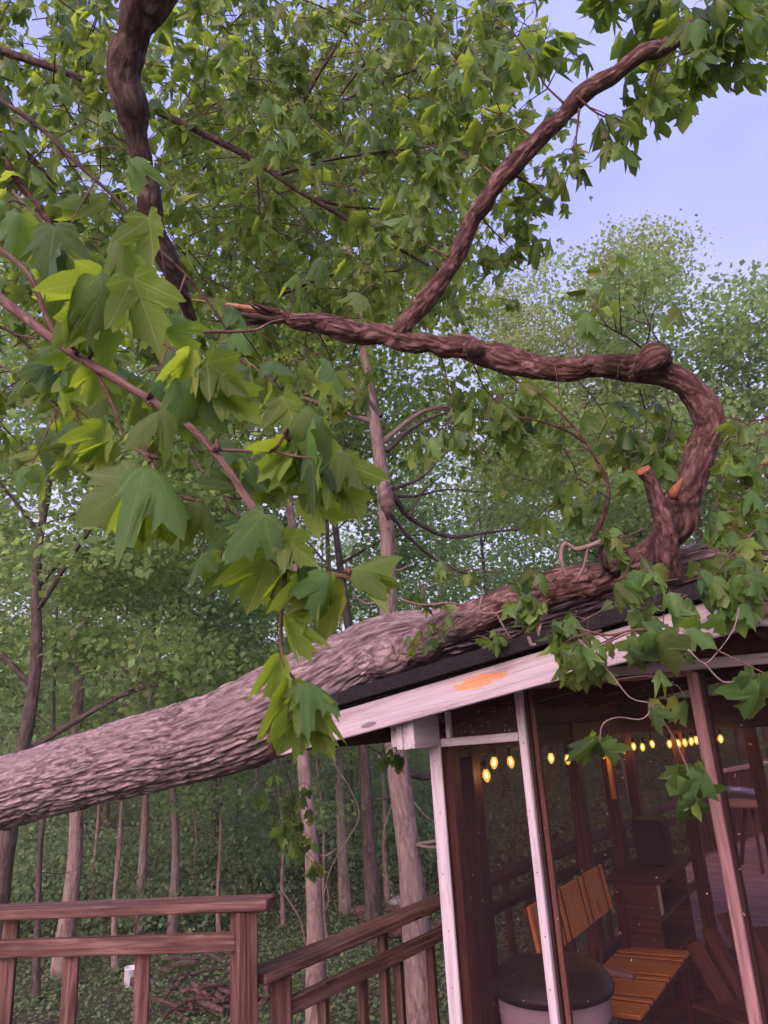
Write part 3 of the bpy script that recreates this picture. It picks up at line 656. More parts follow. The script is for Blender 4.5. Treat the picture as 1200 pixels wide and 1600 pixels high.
plank_chair(G(1.27, 1.10, ZF), unit(-GV * .55 + GU * .85), 'dark brown reclined plank chair just behind the right screen post')
# iron table and chairs
def iron_chair(c, face, label):
    o = thing('iron_chair', label, 'chair', c, 'iron chairs in the gazebo'); f = unit(face); r = np.cross(f, ZV); c = np.array(c)
    def tb(n, pts, rad=.009): tube(n, [[*(c + r * a + f * b + ZV * z), rad] for a, b, z in pts], 'iron', o, nl=28, ns=6)
    tb('back_frame', [(-.24, -.22, .0), (-.24, -.22, .45), (-.25, -.28, .78), (-.15, -.31, .90), (0, -.32, .93), (.15, -.31, .90), (.25, -.28, .78), (.24, -.22, .45), (.24, -.22, 0)])
    for sg in (-1, 1):
        tb('arm', [(sg * .25, -.26, .66), (sg * .28, 0, .67), (sg * .28, .18, .65), (sg * .27, .24, .56), (sg * .24, .22, .44)])
        tb('leg', [(sg * .24, .22, .44), (sg * .245, .24, .2), (sg * .25, .26, 0)])
    for k in (-2, -1, 0, 1, 2): tb('back_bar', [(k * .075, -.23, .45), (k * .08, -.275, .70), (k * .07, -.31, .91 - .015 * abs(k))], .005)
    tb('seat_rim', [(-.24, -.22, .44), (-.25, 0, .44), (-.24, .22, .44), (0, .25, .44), (.24, .22, .44), (.25, 0, .44), (.24, -.22, .44), (0, -.23, .44), (-.24, -.22, .44)])
    put('seat', lathe('seat', [(0, .432), (.225, .432), (.235, .438), (.225, .444), (0, .444)], 'iron', 20), o, Matrix.Translation(Vector(c)))
    return o
iron_chair(G(1.25, 2.35, ZF), unit(-GU + .2 * GV), 'black wrought iron armchair deep inside the gazebo, left of the table')
iron_chair(G(2.15, 1.65, ZF), unit(-GU * .3 + .9 * GV), 'black wrought iron armchair beside the right screen post')
ic = G(1.9, 2.45, ZF); it = thing('iron_table', 'round black iron table among the chairs in the gazebo', 'table', ic)
put('tabletop', lathe('tabletop', [(0, .70), (.42, .70), (.44, .71), (.42, .722), (0, .722)], 'iron', 32), it, Matrix.Translation(Vector(ic)))
for k in range(4):
    a = k * 1.571 + .5; d = np.array([math.cos(a), math.sin(a), 0]); tube('leg', [[*(ic + d * q + ZV * z), .011] for q, z in ((.12, .70), (.15, .45), (.24, .18), (.34, .0))], 'iron', it, nl=16, ns=6)
# wind chime by the door stud
wc = onS(842, 1206, .22); ch = thing('wind_chime', 'small metal wind chime hanging behind the white door stud', 'wind chime', wc)
put('disc', lathe('disc', [(0, 0), (.035, 0), (.037, .004), (.035, .008), (0, .008)], 'splinter', 16), ch, Matrix.Translation(Vector(wc)))
for k in range(6):
    a = k * 1.047; p_ = wc + np.array([.028 * math.cos(a), .028 * math.sin(a), 0]); L = .12 + .018 * k
    tube('tube', [[*(p_ - ZV * .03), .004], [*(p_ - ZV * (.03 + L / 2)), .004], [*(p_ - ZV * (.03 + L)), .004]], 'dead', ch, nl=4, ns=6)
tube('cord', [[*(wc + ZV * .10), .0012], [*(wc + ZV * .05), .0012], [*wc, .0012]], 'darklimb', ch, nl=5, ns=5)

# far deck: picket railing, fallen pipe and a side table, seen past the right screen post
fA = Pz(1100, 1300, ZF); fA = np.array([3.9, 10.4, 0]); fB = np.array([5.8, 12.2, 0])
FRL = thing('picket_railing', 'far deck railing of close brown pickets seen through the gazebo', 'railing', (fA[0], fA[1], ZF), 'deck railings')
fx = unit(fB - fA)
for k in range(22): post('picket', fA + fx * k * .125, ZF + .05, ZF + .95, .09, .03, 'midwood', FRL, ax=fx)
beam('cap_rail', fA - fx * .1 + ZV * (ZF + 1.0), fA + fx * 2.8 + ZV * (ZF + 1.0), .14, .04, 'deckfar', FRL)
beam('mid_rail', fA - fx * .1 + ZV * (ZF + .2) + np.cross(ZV, fx) * .04, fA + fx * 2.8 + ZV * (ZF + .2) + np.cross(ZV, fx) * .04, .038, .085, 'midwood', FRL)
tt_ = np.array([4.35, 9.6, ZF]); tb_ = thing('side_table', 'round orange wooden table on the far deck', 'table', tt_)
put('tabletop', lathe('tabletop', [(0, .72), (.40, .72), (.42, .74), (.40, .76), (0, .76)], 'splinter', 28), tb_, Matrix.Translation(Vector(tt_)))
for k in range(3): a = k * 2.094; beam('leg', tt_ + np.array([.1 * math.cos(a), .1 * math.sin(a), .72]), tt_ + np.array([.32 * math.cos(a), .32 * math.sin(a), 0]), .04, .04, 'midwood', tb_)
tag(tube('metal_pipe', [[*Pz(1137, 1236, .85), .05], [*(Pz(1137, 1236, .85) * .5 + np.array([5.0, 7.6, .5]) * .5), .05], [5.0, 7.6, .5, .05]], 'pipe', None, nl=8, ns=12), 'grey metal pipe leaning slantwise over the far deck', 'pipe')

# ================================================================== THE FALLEN MAPLE
FT = thing('fallen_maple_tree', 'fallen maple with its trunk lying across the gazebo roof', 'tree', P(-330, 1345, 6.6))
tp = [(-900, 1620, 8.2, .31), (-500, 1400, 7.0, .29), (-200, 1298, 6.1, .272), (0, 1240, 5.5, .262), (200, 1184, 4.80, .258), (330, 1150, 4.42, .262), (430, 1110, 4.14, .262), (520, 1062, 3.96, .238), (610, 1012, 3.90, .185), (710, 990, 3.88, .158), (840, 968, 3.72, .15), (960, 930, 3.55, .14), (1080, 892, 3.3, .125), (1190, 860, 3.1, .115), (1330, 830, 2.95, .10)]
tube('trunk', pix(tp), 'bark', FT, nl=760, ns=240, ridges=.026, rscale=(34, 4.0), wob=.08, seed=4)
lm1 = [(480, 1080, 4.02, .09), (560, 1046, 3.86, .118), (630, 1020, 3.64, .110), (700, 985, 3.50, .098), (790, 948, 3.42, .094), (880, 918, 3.33, .096), (950, 898, 3.26, .105), (1000, 880, 3.2, .10), (1045, 835, 3.12, .10), (1075, 770, 3.05, .092), (1092, 715, 3.02, .083), (1102, 660, 3.02, .082), (1085, 618, 3.03, .075), (1045, 592, 3.05, .072), (1000, 580, 3.08, .088), (940, 572, 3.12, .070), (870, 575, 3.16, .066), (800, 562, 3.20, .072), (740, 548, 3.24, .076), (680, 540, 3.27, .066), (620, 530, 3.30, .068), (560, 520, 3.32, .056), (500, 506, 3.34, .050), (440, 495, 3.35, .044)]
def gnarl(pts, k, amt):
    c_, _ = catmull(pts, k); w_ = np.stack([fbm(np.stack([np.arange(k) * .9, np.full(k, 3.3 * a_), np.full(k, 1.7)], -1), 2, 60 + a_) - .375 for a_ in range(4)], 1)
    c_[:, :3] += w_[:, :3] * amt * np.minimum(1, np.arange(k) / 4)[:, None]; c_[:, 3] *= .82 * (1 + w_[:, 3] * .7); return c_
tube('limb', gnarl(pix(lm1), 60, .085), 'archlimb', FT, nl=600, ns=84, ridges=.009, rscale=(26, 9), wob=.34, seed=8)
lm2 = [(615, 545, 3.31, .060), (632, 505, 3.29, .058), (672, 462, 3.26, .056), (710, 415, 3.22, .052), (730, 360, 3.18, .053), (775, 295, 3.14, .051), (830, 232, 3.10, .049), (890, 170, 3.05, .050), (960, 115, 3.0, .046), (1040, 70, 2.95, .042), (1120, 20, 2.9, .04), (1230, -50, 2.85, .036)]
tube('limb', gnarl(pix(lm2), 34, .075), 'limb', FT, nl=300, ns=56, ridges=.006, rscale=(30, 9), wob=.28, seed=12)
lm3 = [(300, 500, 2.95, .028), (275, 440, 2.85, .045), (245, 365, 2.75, .058), (228, 290, 2.68, .052), (215, 215, 2.62, .056), (208, 165, 2.58, .074), (196, 110, 2.55, .078), (212, 45, 2.5, .080), (245, -20, 2.45, .086), (300, -110, 2.4, .09)]
tube('limb', gnarl(pix(lm3), 26, .05), 'darklimb', FT, nl=220, ns=40, ridges=.006, rscale=(46, 9), wob=.18, seed=15)
# knot collar, torn end, cut stub, bumps
kn = pix([(752, 548, 3.17, .02), (742, 546, 3.13, .045), (735, 545, 3.09, .03), (731, 545, 3.075, .008)]); tube('knot', kn, 'limb', FT, nl=16, ns=20, wob=.4, seed=3)
tube('knot', pix([(985, 590, 3.05, .03), (1010, 565, 2.98, .062), (1030, 555, 2.96, .06), (1048, 568, 2.99, .02)]), 'limb', FT, nl=40, ns=26, ridges=.012, rscale=(40, 25), wob=.6, seed=21)
for k in range(13):
    e = P(rnd.uniform(285, 430), rnd.uniform(464, 504), 3.32 + rnd.uniform(-.04, .04)); s0 = P(rnd.uniform(430, 470), rnd.uniform(488, 503), 3.34 + rnd.uniform(-.03, .03))
    tube('splinter', [[*s0, .016], [*(s0 * .5 + e * .5 + np.array([0, 0, rnd.uniform(-.02, .02)])), rnd.uniform(.005, .013)], [*e, .001]], ('splinter', 'limb', 'darklimb', 'splinter', 'limb')[k % 5], FT, nl=14, ns=6, wob=.6, seed=k)
tube('splinter', pix([(345, 480, 3.3, .02), (365, 520, 3.28, .025), (382, 545, 3.27, .012)]), 'limb', FT, nl=10, ns=8, wob=.3)
stub = pix([(1046, 900, 3.02, .062), (1042, 860, 2.98, .060), (1040, 825, 2.96, .052), (1028, 785, 2.95, .040), (1016, 752, 2.94, .033), (1005, 735, 2.93, .033)])
st_o = tube('stub', stub, 'limb', FT, nl=60, ns=26, ridges=.006, rscale=(46, 12), wob=.2, seed=30)
ax_ = unit(stub[-1, :3] - stub[-2, :3]); cx_ = unit(np.cross(ax_, ZV)); put('cut_face', lathe('cut_face', [(0, .006), (.022, .005), (.031, .002), (.032, -.004)], 'cut', 18), FT, frame(stub[-1, :3] + ax_ * .002, cx_, np.cross(ax_, cx_), ax_))
tube('knot', pix([(970, 905, 3.2, .03), (960, 870, 3.14, .07), (955, 845, 3.12, .05), (950, 835, 3.12, .01)]), 'limb', FT, nl=26, ns=20, ridges=.01, rscale=(40, 20), wob=.5, seed=33)
tube('torn_strip', pix([(1058, 780, 2.95, .012), (1052, 772, 2.93, .022), (1060, 758, 2.93, .016), (1068, 745, 2.95, .003)]), 'cut', FT, nl=12, ns=8, wob=.5)
tube('bark_ridge', pix([(415, 1060, 3.92, .01), (440, 1080, 3.86, .05), (450, 1110, 3.85, .055), (446, 1145, 3.88, .02)]), 'limb', FT, nl=30, ns=20, ridges=.012, rscale=(40, 20), wob=.6, seed=41)

TW = Join()
class Leaves:
    def __init__(s): s.p = []; s.t = []; s.n = []; s.s = []; s.k = []
    def add(s, p, t, n, sz, k=None): s.p.append(np.array(p, float)); s.t.append(unit(t)); s.n.append(unit(n)); s.s.append(sz); s.k.append(rnd.randrange(len(SHAPES)) if k is None else k)
LV = Leaves()
def petiole_leaf(at, out, size, droop=.8, twist=1.0, k=None):
    """leaf on a drooping stalk: leaves the twig at 'at' heading 'out', blade hangs"""
    out = unit(out); L = size * rnd.uniform(.35, .7)
    p1 = at + L * .6 * out + ZV * .02 * size; p2 = p1 + L * .4 * unit(out - ZV * droop)
    TW.tube([[*at, .0011 + .004 * size], [*p1, .0009 + .003 * size], [*p2, .0008 + .002 * size]], nl=5, ns=4, cap=False)
    j = np.array([rnd.gauss(0, 1), rnd.gauss(0, 1), rnd.gauss(0, 1)])
    tip = unit(out * .75 - ZV * droop * rnd.uniform(.6, 1.5) + j * .28)
    nrm = unit(ZV * .75 + out * .55 * droop + j[::-1] * .35 * twist)
    LV.add(p2, tip, nrm, size, k)
def spray(path, rad, n_side, leaf, side_len=(.12, .35), per=(3, 6), droop=.8, mat=None, tipn=5, solid='twig', start=.25):
    """a branch with leafy side twigs"""
    path = np.asarray(path, float); r = np.linspace(rad, max(.0016, rad * .3), len(path))
    if mat: tube('branch', np.column_stack([path, r]), mat, FT, nl=max(14, len(path) * 8), ns=10 if rad > .008 else 7, wob=.25, seed=rnd.randrange(99))
    else: TW.tube(np.column_stack([path, r]), nl=max(8, len(path) * 5), ns=5)
    c, s = catmull(np.column_stack([path, r]), 60); tn = np.gradient(c[:, :3], axis=0)
    for k in range(n_side):
        i = int(60 * (start + (1 - start) * (k + rnd.random()) / n_side)); i = min(i, 58); a = c[i, :3]; d = unit(tn[i])
        side = unit(np.cross(d, np.array([rnd.gauss(0, 1), rnd.gauss(0, 1), rnd.gauss(0, 1)]))); L = rnd.uniform(*side_len)
        d2 = unit(d * .6 + side * .9); m1 = a + d2 * L * .55 + ZV * .02 * rnd.gauss(0, 1); e = m1 + unit(d2 - ZV * .45) * L * .45
        TW.tube([[*a, .0035 if L > .2 else .002], [*m1, .0022], [*e, .0014]], nl=7, ns=5)
        for q in range(rnd.randint(*per)):
            f = rnd.uniform(.45, 1.0); at = a + (m1 - a) * min(1, f * 1.8) if f < .55 else m1 + (e - m1) * ((f - .55) / .45)
            petiole_leaf(at, d2 * .5 + unit(np.cross(d2, np.array([rnd.gauss(0, 1), rnd.gauss(0, 1), rnd.gauss(0, 1)]))), leaf * rnd.uniform(.7, 1.2), droop)
    for q in range(tipn): petiole_leaf(c[-1 - q, :3], unit(tn[-1]) * .5 + unit(np.array([rnd.gauss(0, 1), rnd.gauss(0, 1), rnd.gauss(0, .6)])), leaf * rnd.uniform(.7, 1.15), droop)
def px(lst): return np.array([P(*q) for q in lst])

# --- foreground branch, a metre from the lens
fb = [(-160, 350, 1.38), (-40, 436, 1.32), (60, 512, 1.26), (120, 556, 1.22), (230, 622, 1.16), (300, 670, 1.12), (350, 725, 1.09), (400, 800, 1.06), (440, 850, 1.05), (490, 890, 1.04), (560, 905, 1.03)]
rr_ = np.linspace(.0108, .0038, len(fb)); rr_[7] *= 1.25
tube('branch', np.column_stack([px(fb), rr_]), 'twig', FT, nl=140, ns=16, ridges=.0012, rscale=(120, 30), wob=.22, seed=51)
fine = [[(0, 390, 1.30, .0058), (45, 430, 1.26, .005), (75, 500, 1.25, .0048), (100, 545, 1.235, .005)],
        [(140, 560, 1.21, .0035), (160, 500, 1.19, .003), (166, 470, 1.18, .0022), (200, 500, 1.15, .0018)],
        [(145, 570, 1.21, .0032), (175, 630, 1.2, .003), (200, 690, 1.19, .0026), (232, 715, 1.17, .0035), (250, 750, 1.14, .0025), (290, 778, 1.12, .0024), (318, 782, 1.1, .0016)],
        [(325, 702, 1.105, .0028), (380, 704, 1.08, .0026), (425, 704, 1.06, .0026), (445, 680, 1.05, .0022), (450, 672, 1.05, .0016)],
        [(425, 704, 1.06, .0024), (455, 712, 1.05, .0022), (485, 716, 1.04, .0016)],
        [(440, 850, 1.05, .0036), (445, 900, 1.05, .0034), (440, 960, 1.05, .003), (440, 1010, 1.05, .0026), (448, 1045, 1.04, .0024), (470, 1072, 1.03, .0018)],
        [(405, 812, 1.06, .003), (425, 830, 1.05, .0026), (420, 870, 1.05, .0022), (455, 895, 1.04, .0018)],
        [(232, 715, 1.17, .002), (230, 700, 1.16, .0026), (222, 690, 1.16, .001)]]
for q in fine: tube('twig', pix(q), 'twig', FT, nl=30, ns=8, wob=.2, seed=rnd.randrange(99))
for (a, b, d) in ((166, 480, 1.18), (118, 552, 1.2), (234, 715, 1.16), (335, 700, 1.09), (235, 625, 1.15), (550, 893, 1.03), (447, 680, 1.05)):
    for k in range(4):
        c_ = P(a + rnd.uniform(-6, 6), b + rnd.uniform(-6, 6), d); e_ = c_ + np.array([rnd.gauss(0, .008), rnd.gauss(0, .008), rnd.gauss(.004, .008)])
        TW.tube([[*c_, .003], [*((c_ + e_) / 2), .004], [*e_, .0008]], nl=5, ns=5)
# explicit leaves: base x y, tip x y, depth, tip depth offset, side (+1 upper face towards the eye), shape
near = [(150, 425, 205, 545, 1.16, -.03, 1, 3), (168, 428, 110, 560, 1.2, .02, -1, 1), (205, 430, 262, 560, 1.18, .05, -1, 1), (95, 385, 20, 500, 1.3, .02, 1, 2), (85, 350, 75, 440, 1.3, -.03, 1, 0), (230, 335, 255, 430, 1.28, .02, -1, 1), (190, 355, 200, 450, 1.26, -.04, 1, 2), (30, 330, 5, 420, 1.35, 0, 1, 1),
        (150, 560, 140, 640, 1.24, .03, -1, 1), (250, 500, 290, 575, 1.2, .0, 1, 6), (120, 470, 60, 500, 1.25, -.02, 1, 5),
        (285, 590, 295, 680, 1.1, -.03, 1, 3), (262, 640, 240, 640, 1.1, -.03, 1, 3), (300, 545, 265, 625, 1.14, .03, -1, 4), (320, 565, 400, 620, 1.12, .02, -1, 1), (310, 590, 360, 670, 1.12, -.03, 1, 1), (340, 600, 405, 680, 1.14, .03, -1, 2),
        (215, 745, 105, 830, 1.10, -.02, 1, 0), (225, 725, 330, 790, 1.08, -.05, 1, 5), (232, 745, 215, 860, 1.12, .05, -1, 1), (250, 770, 268, 850, 1.12, .04, -1, 1), (305, 780, 370, 830, 1.10, .02, 1, 5), (165, 660, 140, 735, 1.25, .03, -1, 1), (185, 690, 150, 700, 1.28, 0, -1, 4),
        (452, 672, 470, 740, 1.05, -.02, 1, 4), (470, 640, 540, 690, 1.06, -.02, 1, 3), (490, 690, 520, 790, 1.06, .04, -1, 1), (480, 715, 560, 740, 1.04, .0, 1, 5), (500, 720, 470, 800, 1.08, .03, -1, 0), (480, 650, 445, 740, 1.08, .03, -1, 1), (530, 700, 580, 730, 1.05, -.03, 1, 2), (520, 715, 565, 820, 1.07, .03, -1, 1), (460, 690, 400, 750, 1.08, .02, -1, 2), (470, 770, 560, 800, 1.1, .02, -1, 7), (440, 620, 480, 690, 1.12, 0, -1, 1),
        (415, 800, 345, 880, 1.02, -.03, 1, 0), (420, 805, 470, 870, 1.01, -.03, 1, 3), (440, 840, 500, 880, 1.03, .0, -1, 1), (470, 850, 540, 880, 1.04, 0, 1, 6), (548, 893, 625, 865, 1.0, -.02, 1, 7), (552, 890, 615, 905, 1.03, .03, -1, 4), (515, 895, 500, 985, 1.0, -.02, 1, 1), (530, 900, 530, 1000, 1.04, .03, -1, 1), (490, 890, 470, 980, 1.05, .03, -1, 2), (455, 890, 410, 950, 1.06, .02, -1, 1), (420, 860, 400, 960, 1.08, .03, -1, 1),
        (470, 1068, 500, 1130, 1.0, -.03, 1, 3), (475, 1065, 540, 1080, 1.0, -.03, 1, 5), (478, 1075, 480, 1165, 1.02, .03, -1, 1), (455, 1060, 432, 1170, 1.03, .03, -1, 1), (480, 1090, 515, 1180, 1.02, .02, -1, 2), (470, 1085, 520, 1140, 1.01, 0, -1, 1), (440, 1020, 425, 1090, 1.05, .03, -1, 2), (445, 960, 470, 1030, 1.05, .03, -1, 4)]
for bx_, by_, tx_, ty_, d, dd, side, k in near:
    b_ = P(bx_, by_, d); t_ = P(tx_, ty_, d + dd); ax = t_ - b_; L = np.linalg.norm(ax)
    if L < .05: ax = unit(ax) * .09; L = .09
    L = max(L, .075); vw = unit(CAM - b_); ax = unit(ax)
    n_ = unit(vw * side * .8 + ZV * (.75 if side > 0 else .25) + np.array([rnd.gauss(0, .25), rnd.gauss(0, .25), 0]))
    LV.add(b_, ax, n_, L * .98, k)
    bi = min(range(len(fb)), key=lambda i: np.linalg.norm(px(fb)[i] - b_))
# --- other fallen-tree branches, photographed ones first
spray(px([(-40, 120, 2.4), (0, 155, 2.3), (60, 197, 2.25), (120, 255, 2.2), (185, 315, 2.15), (245, 385, 2.1), (300, 440, 2.1), (345, 500, 2.1), (375, 560, 2.1)]), .0085, 7, .115, mat='darklimb', per=(2, 4))
spray(px([(-60, 60, 4.2), (80, 105, 4.1), (180, 145, 4.0), (310, 205, 3.9), (400, 252, 3.9), (470, 300, 3.9), (560, 352, 3.95), (640, 398, 4.0), (700, 430, 4.1)]), .024, 16, .125, mat='darklimb', side_len=(.2, .5))
spray(px([(440, 272, 3.9), (505, 252, 4.0), (580, 240, 4.1), (680, 228, 4.2), (760, 215, 4.3)]), .010, 9, .12, mat='darklimb')
spray(px([(480, 308, 3.9), (540, 322, 4.0), (600, 328, 4.1), (660, 345, 4.2)]), .010, 7, .12, mat='darklimb')
spray(px([(458, 188, 5.0), (500, 112, 5.0), (545, 42, 5.1), (600, -40, 5.2)]), .017, 9, .125, mat='darklimb', side_len=(.2, .5))
spray(px([(460, 185, 5.0), (530, 160, 5.0), (600, 128, 5.1), (680, 100, 5.2), (760, 90, 5.3)]), .013, 10, .125, mat='darklimb', side_len=(.2, .5))
spray(px([(520, 165, 5.0), (565, 105, 5.1), (620, 50, 5.2), (700, 0, 5.3)]), .011, 8, .125, mat='darklimb', side_len=(.2, .5))
spray(px([(-60, 150, 3.4), (0, 240, 3.3), (40, 300, 3.25), (75, 345, 3.2), (110, 420, 3.2)]), .026, 8, .12, mat='limb', side_len=(.2, .45))
spray(px([(-60, 180, 3.8), (10, 215, 3.7), (70, 270, 3.7), (95, 330, 3.7)]), .022, 6, .12, mat='darklimb')
spray(px([(270, 519, 1.9), (310, 519, 1.95), (395, 516, 2.0), (440, 500, 2.05), (560, 497, 2.15)]), .0055, 4, .11, mat='twig', per=(1, 3))
spray(px([(440, 460, 4.0), (520, 430, 4.2), (600, 425, 4.3), (680, 420, 4.4)]), .010, 7, .12, mat='darklimb')
spray(px([(400, 250, 4.4), (405, 330, 4.4), (400, 410, 4.4), (396, 480, 4.4)]), .007, 6, .12, mat='darklimb')
spray(px([(60, 640, 2.6), (120, 620, 2.6), (200, 605, 2.7), (260, 615, 2.8)]), .012, 3, .11, mat='darklimb', per=(1, 3))
spray(px([(-30, 500, 2.0), (20, 520, 2.0), (60, 555, 2.0), (110, 580, 2.0)]), .006, 4, .11, mat='darklimb', per=(2, 4))
# under the arch and on the roof
spray(px([(925, 845, 3.1), (945, 800, 3.1), (950, 760, 3.1), (930, 715, 3.1), (895, 665, 3.12), (840, 612, 3.15)]), .012, 4, .10, mat='limb', per=(1, 3), tipn=2)
spray(px([(912, 690, 3.1), (880, 670, 3.1), (830, 655, 3.12), (790, 650, 3.15)]), .007, 3, .10, mat='darklimb', per=(1, 3), tipn=3)
tube('branch', pix([(950, 842, 3.1, .012), (925, 852, 3.08, .011), (900, 858, 3.06, .010), (882, 850, 3.05, .009), (877, 872, 3.05, .010), (886, 900, 3.05, .009)]), 'dead', FT, nl=60, ns=10, wob=.35, seed=61)
tube('twig', pix([(918, 856, 3.07, .006), (912, 885, 3.06, .006), (898, 910, 3.06, .005)]), 'dead', FT, nl=16, ns=7, wob=.2)
for q in ([(620, 935, 3.3, .004), (660, 945, 3.3, .0045), (700, 942, 3.3, .005), (716, 945, 3.32, .004)], [(755, 922, 3.25, .005), (750, 955, 3.2, .005), (775, 958, 3.2, .005), (800, 945, 3.2, .004)], [(775, 958, 3.2, .005), (790, 985, 3.18, .004), (800, 1000, 3.18, .003)], [(826, 995, 2.9, .007), (832, 1008, 2.88, .007), (850, 1000, 2.88, .007), (870, 1000, 2.86, .007), (905, 998, 2.8, .006)], [(845, 975, 2.9, .006), (842, 990, 2.88, .007), (850, 1000, 2.88, .006)]):
    tube('twig', pix(q), 'dead', FT, nl=26, ns=7, wob=.3, seed=rnd.randrange(99))
spray(px([(990, 575, 3.05), (1015, 520, 3.05), (1005, 480, 3.05), (1010, 450, 3.05)]), .005, 3, .09, mat='darklimb', per=(1, 2), tipn=1)
spray(px([(1020, 560, 3.05), (985, 530, 3.0), (950, 510, 3.0), (930, 480, 3.0)]), .005, 5, .10, mat='darklimb', per=(2, 3), tipn=4)
# twigs hanging in front of the screens
spray(px([(905, 1000, 2.35), (935, 1030, 2.3), (960, 1060, 2.25), (985, 1090, 2.2), (1015, 1098, 2.18)]), .0036, 2, .085, mat='dead', per=(2, 3), tipn=2, start=.0)
tube('twig', pix([(1014, 1097, 2.18, .0024), (1015, 1112, 2.17, .0022), (1000, 1124, 2.16, .002), (965, 1121, 2.15, .0019), (942, 1132, 2.15, .0024), (937, 1160, 2.15, .002)]), 'dead', FT, nl=40, ns=7)
tube('twig', pix([(1015, 1098, 2.18, .0036), (1045, 1140, 2.17, .0032), (1072, 1195, 2.16, .0026), (1075, 1210, 2.15, .002)]), 'dead', FT, nl=30, ns=7, wob=.2)
hang = [(930, 1155, 890, 1190, 2.15, 1, 4), (940, 1160, 950, 1205, 2.14, 1, 1), (930, 1160, 925, 1195, 2.16, 1, 2), (945, 1158, 970, 1200, 2.15, 1, 6), (920, 1152, 905, 1195, 2.16, 1, 4),
        (1060, 1210, 1045, 1235, 2.15, 1, 4), (1062, 1225, 1060, 1300, 2.14, 1, 4), (1068, 1240, 1075, 1290, 2.14, 1, 6), (1062, 1250, 1050, 1305, 2.13, 1, 2), (1078, 1235, 1095, 1260, 2.15, -1, 1), (1085, 1195, 1082, 1225, 2.16, 1, 4), (1095, 1195, 1135, 1250, 2.14, 1, 1), (1100, 1200, 1105, 1255, 2.13, 1, 6), (1055, 1195, 1060, 1215, 2.15, 1, 4),
        (895, 1030, 900, 1090, 2.3, 1, 4), (905, 1025, 920, 1080, 2.28, 1, 6), (915, 1030, 945, 1060, 2.28, 1, 1), (985, 1010, 985, 1060, 2.2, 1, 3), (1010, 985, 1075, 1005, 2.15, 1, 1), (1030, 990, 1050, 1065, 2.14, 1, 1), (1020, 1000, 1020, 1050, 2.16, 1, 6), (1040, 985, 1080, 1040, 2.14, 1, 6), (1005, 1000, 1000, 1055, 2.18, 1, 4), (1090, 965, 1110, 1000, 2.2, 1, 2), (1125, 960, 1140, 1000, 2.15, 1, 1),
        (1180, 1060, 1170, 1150, 2.05, 1, 4), (1175, 1055, 1200, 1090, 2.05, 1, 6), (1185, 1065, 1195, 1140, 2.04, 1, 2), (1170, 1050, 1160, 1085, 2.06, 1, 6)]
for bx_, by_, tx_, ty_, d, side, k in hang:
    b_ = P(bx_, by_, d); ax = P(tx_, ty_, d + rnd.uniform(-.03, .03)) - b_; L = max(.07, np.linalg.norm(ax)); vw = unit(CAM - b_)
    LV.add(b_, unit(ax), unit(vw * side + ZV * .4 + np.array([rnd.gauss(0, .4), 0, 0])), L * 1.1, k)
tube('twig', pix([(880, 975, 2.5, .005), (945, 992, 2.35, .005), (985, 985, 2.3, .0045), (1025, 985, 2.2, .004), (1075, 998, 2.18, .0036), (1120, 1016, 2.15, .003), (1200, 1055, 2.1, .0025)]), 'twig', FT, nl=60, ns=7, wob=.2)
tube('twig', pix([(1155, 950, 2.2, .003), (1145, 985, 2.18, .002), (1120, 1020, 2.15, .0022), (1100, 1036, 2.14, .0022), (1075, 1015, 2.15, .004)]), 'dead', FT, nl=40, ns=7, wob=.2)
tube('twig', pix([(1100, 1036, 2.14, .0026), (1130, 1065, 2.12, .0024), (1165, 1060, 2.1, .002), (1180, 1052, 2.08, .002)]), 'dead', FT, nl=30, ns=7, wob=.2)
# leafy sprays on the roof, right of the arch and along the limbs: (path, sides, leaf)
for pth, ns_, lf in (([(1230, 640, 2.7), (1180, 660, 2.65), (1140, 690, 2.65)], 5, .085), ([(1230, 720, 2.6), (1170, 730, 2.6), (1130, 745, 2.65)], 5, .085), ([(1240, 800, 2.6), (1180, 800, 2.55), (1130, 800, 2.6)], 5, .085),
                     ([(1240, 860, 2.5), (1180, 860, 2.45), (1140, 870, 2.4)], 5, .085), ([(1180, 830, 2.5), (1140, 870, 2.4), (1115, 900, 2.35)], 3, .09), ([(1010, 825, 2.85), (985, 835, 2.85), (960, 845, 2.85)], 4, .07), ([(1060, 905, 2.75), (1030, 910, 2.7)], 2, .07),
                     ([(960, 940, 2.75), (930, 960, 2.65), (900, 975, 2.55), (870, 985, 2.5)], 3, .08), ([(855, 920, 3.0), (840, 930, 2.95), (825, 940, 2.9)], 5, .075), ([(720, 965, 3.1), (690, 990, 3.1), (650, 1010, 3.15)], 3, .055), ([(780, 895, 3.4), (730, 890, 3.4), (680, 905, 3.4), (650, 920, 3.4)], 6, .075), ([(985, 930, 2.45), (1000, 915, 2.4), (990, 905, 2.4)], 1, .10),
                     ([(820, 985, 2.95), (790, 1000, 2.95), (770, 1005, 2.95)], 3, .05), ([(940, 985, 2.4), (900, 995, 2.4), (880, 1005, 2.45)], 2, .075), ([(1200, 940, 2.4), (1180, 935, 2.35), (1160, 930, 2.3)], 3, .085)):
    spray(px(pth), .004, ns_, lf, side_len=(.05, .15), per=(2, 4), droop=1.0, tipn=3)
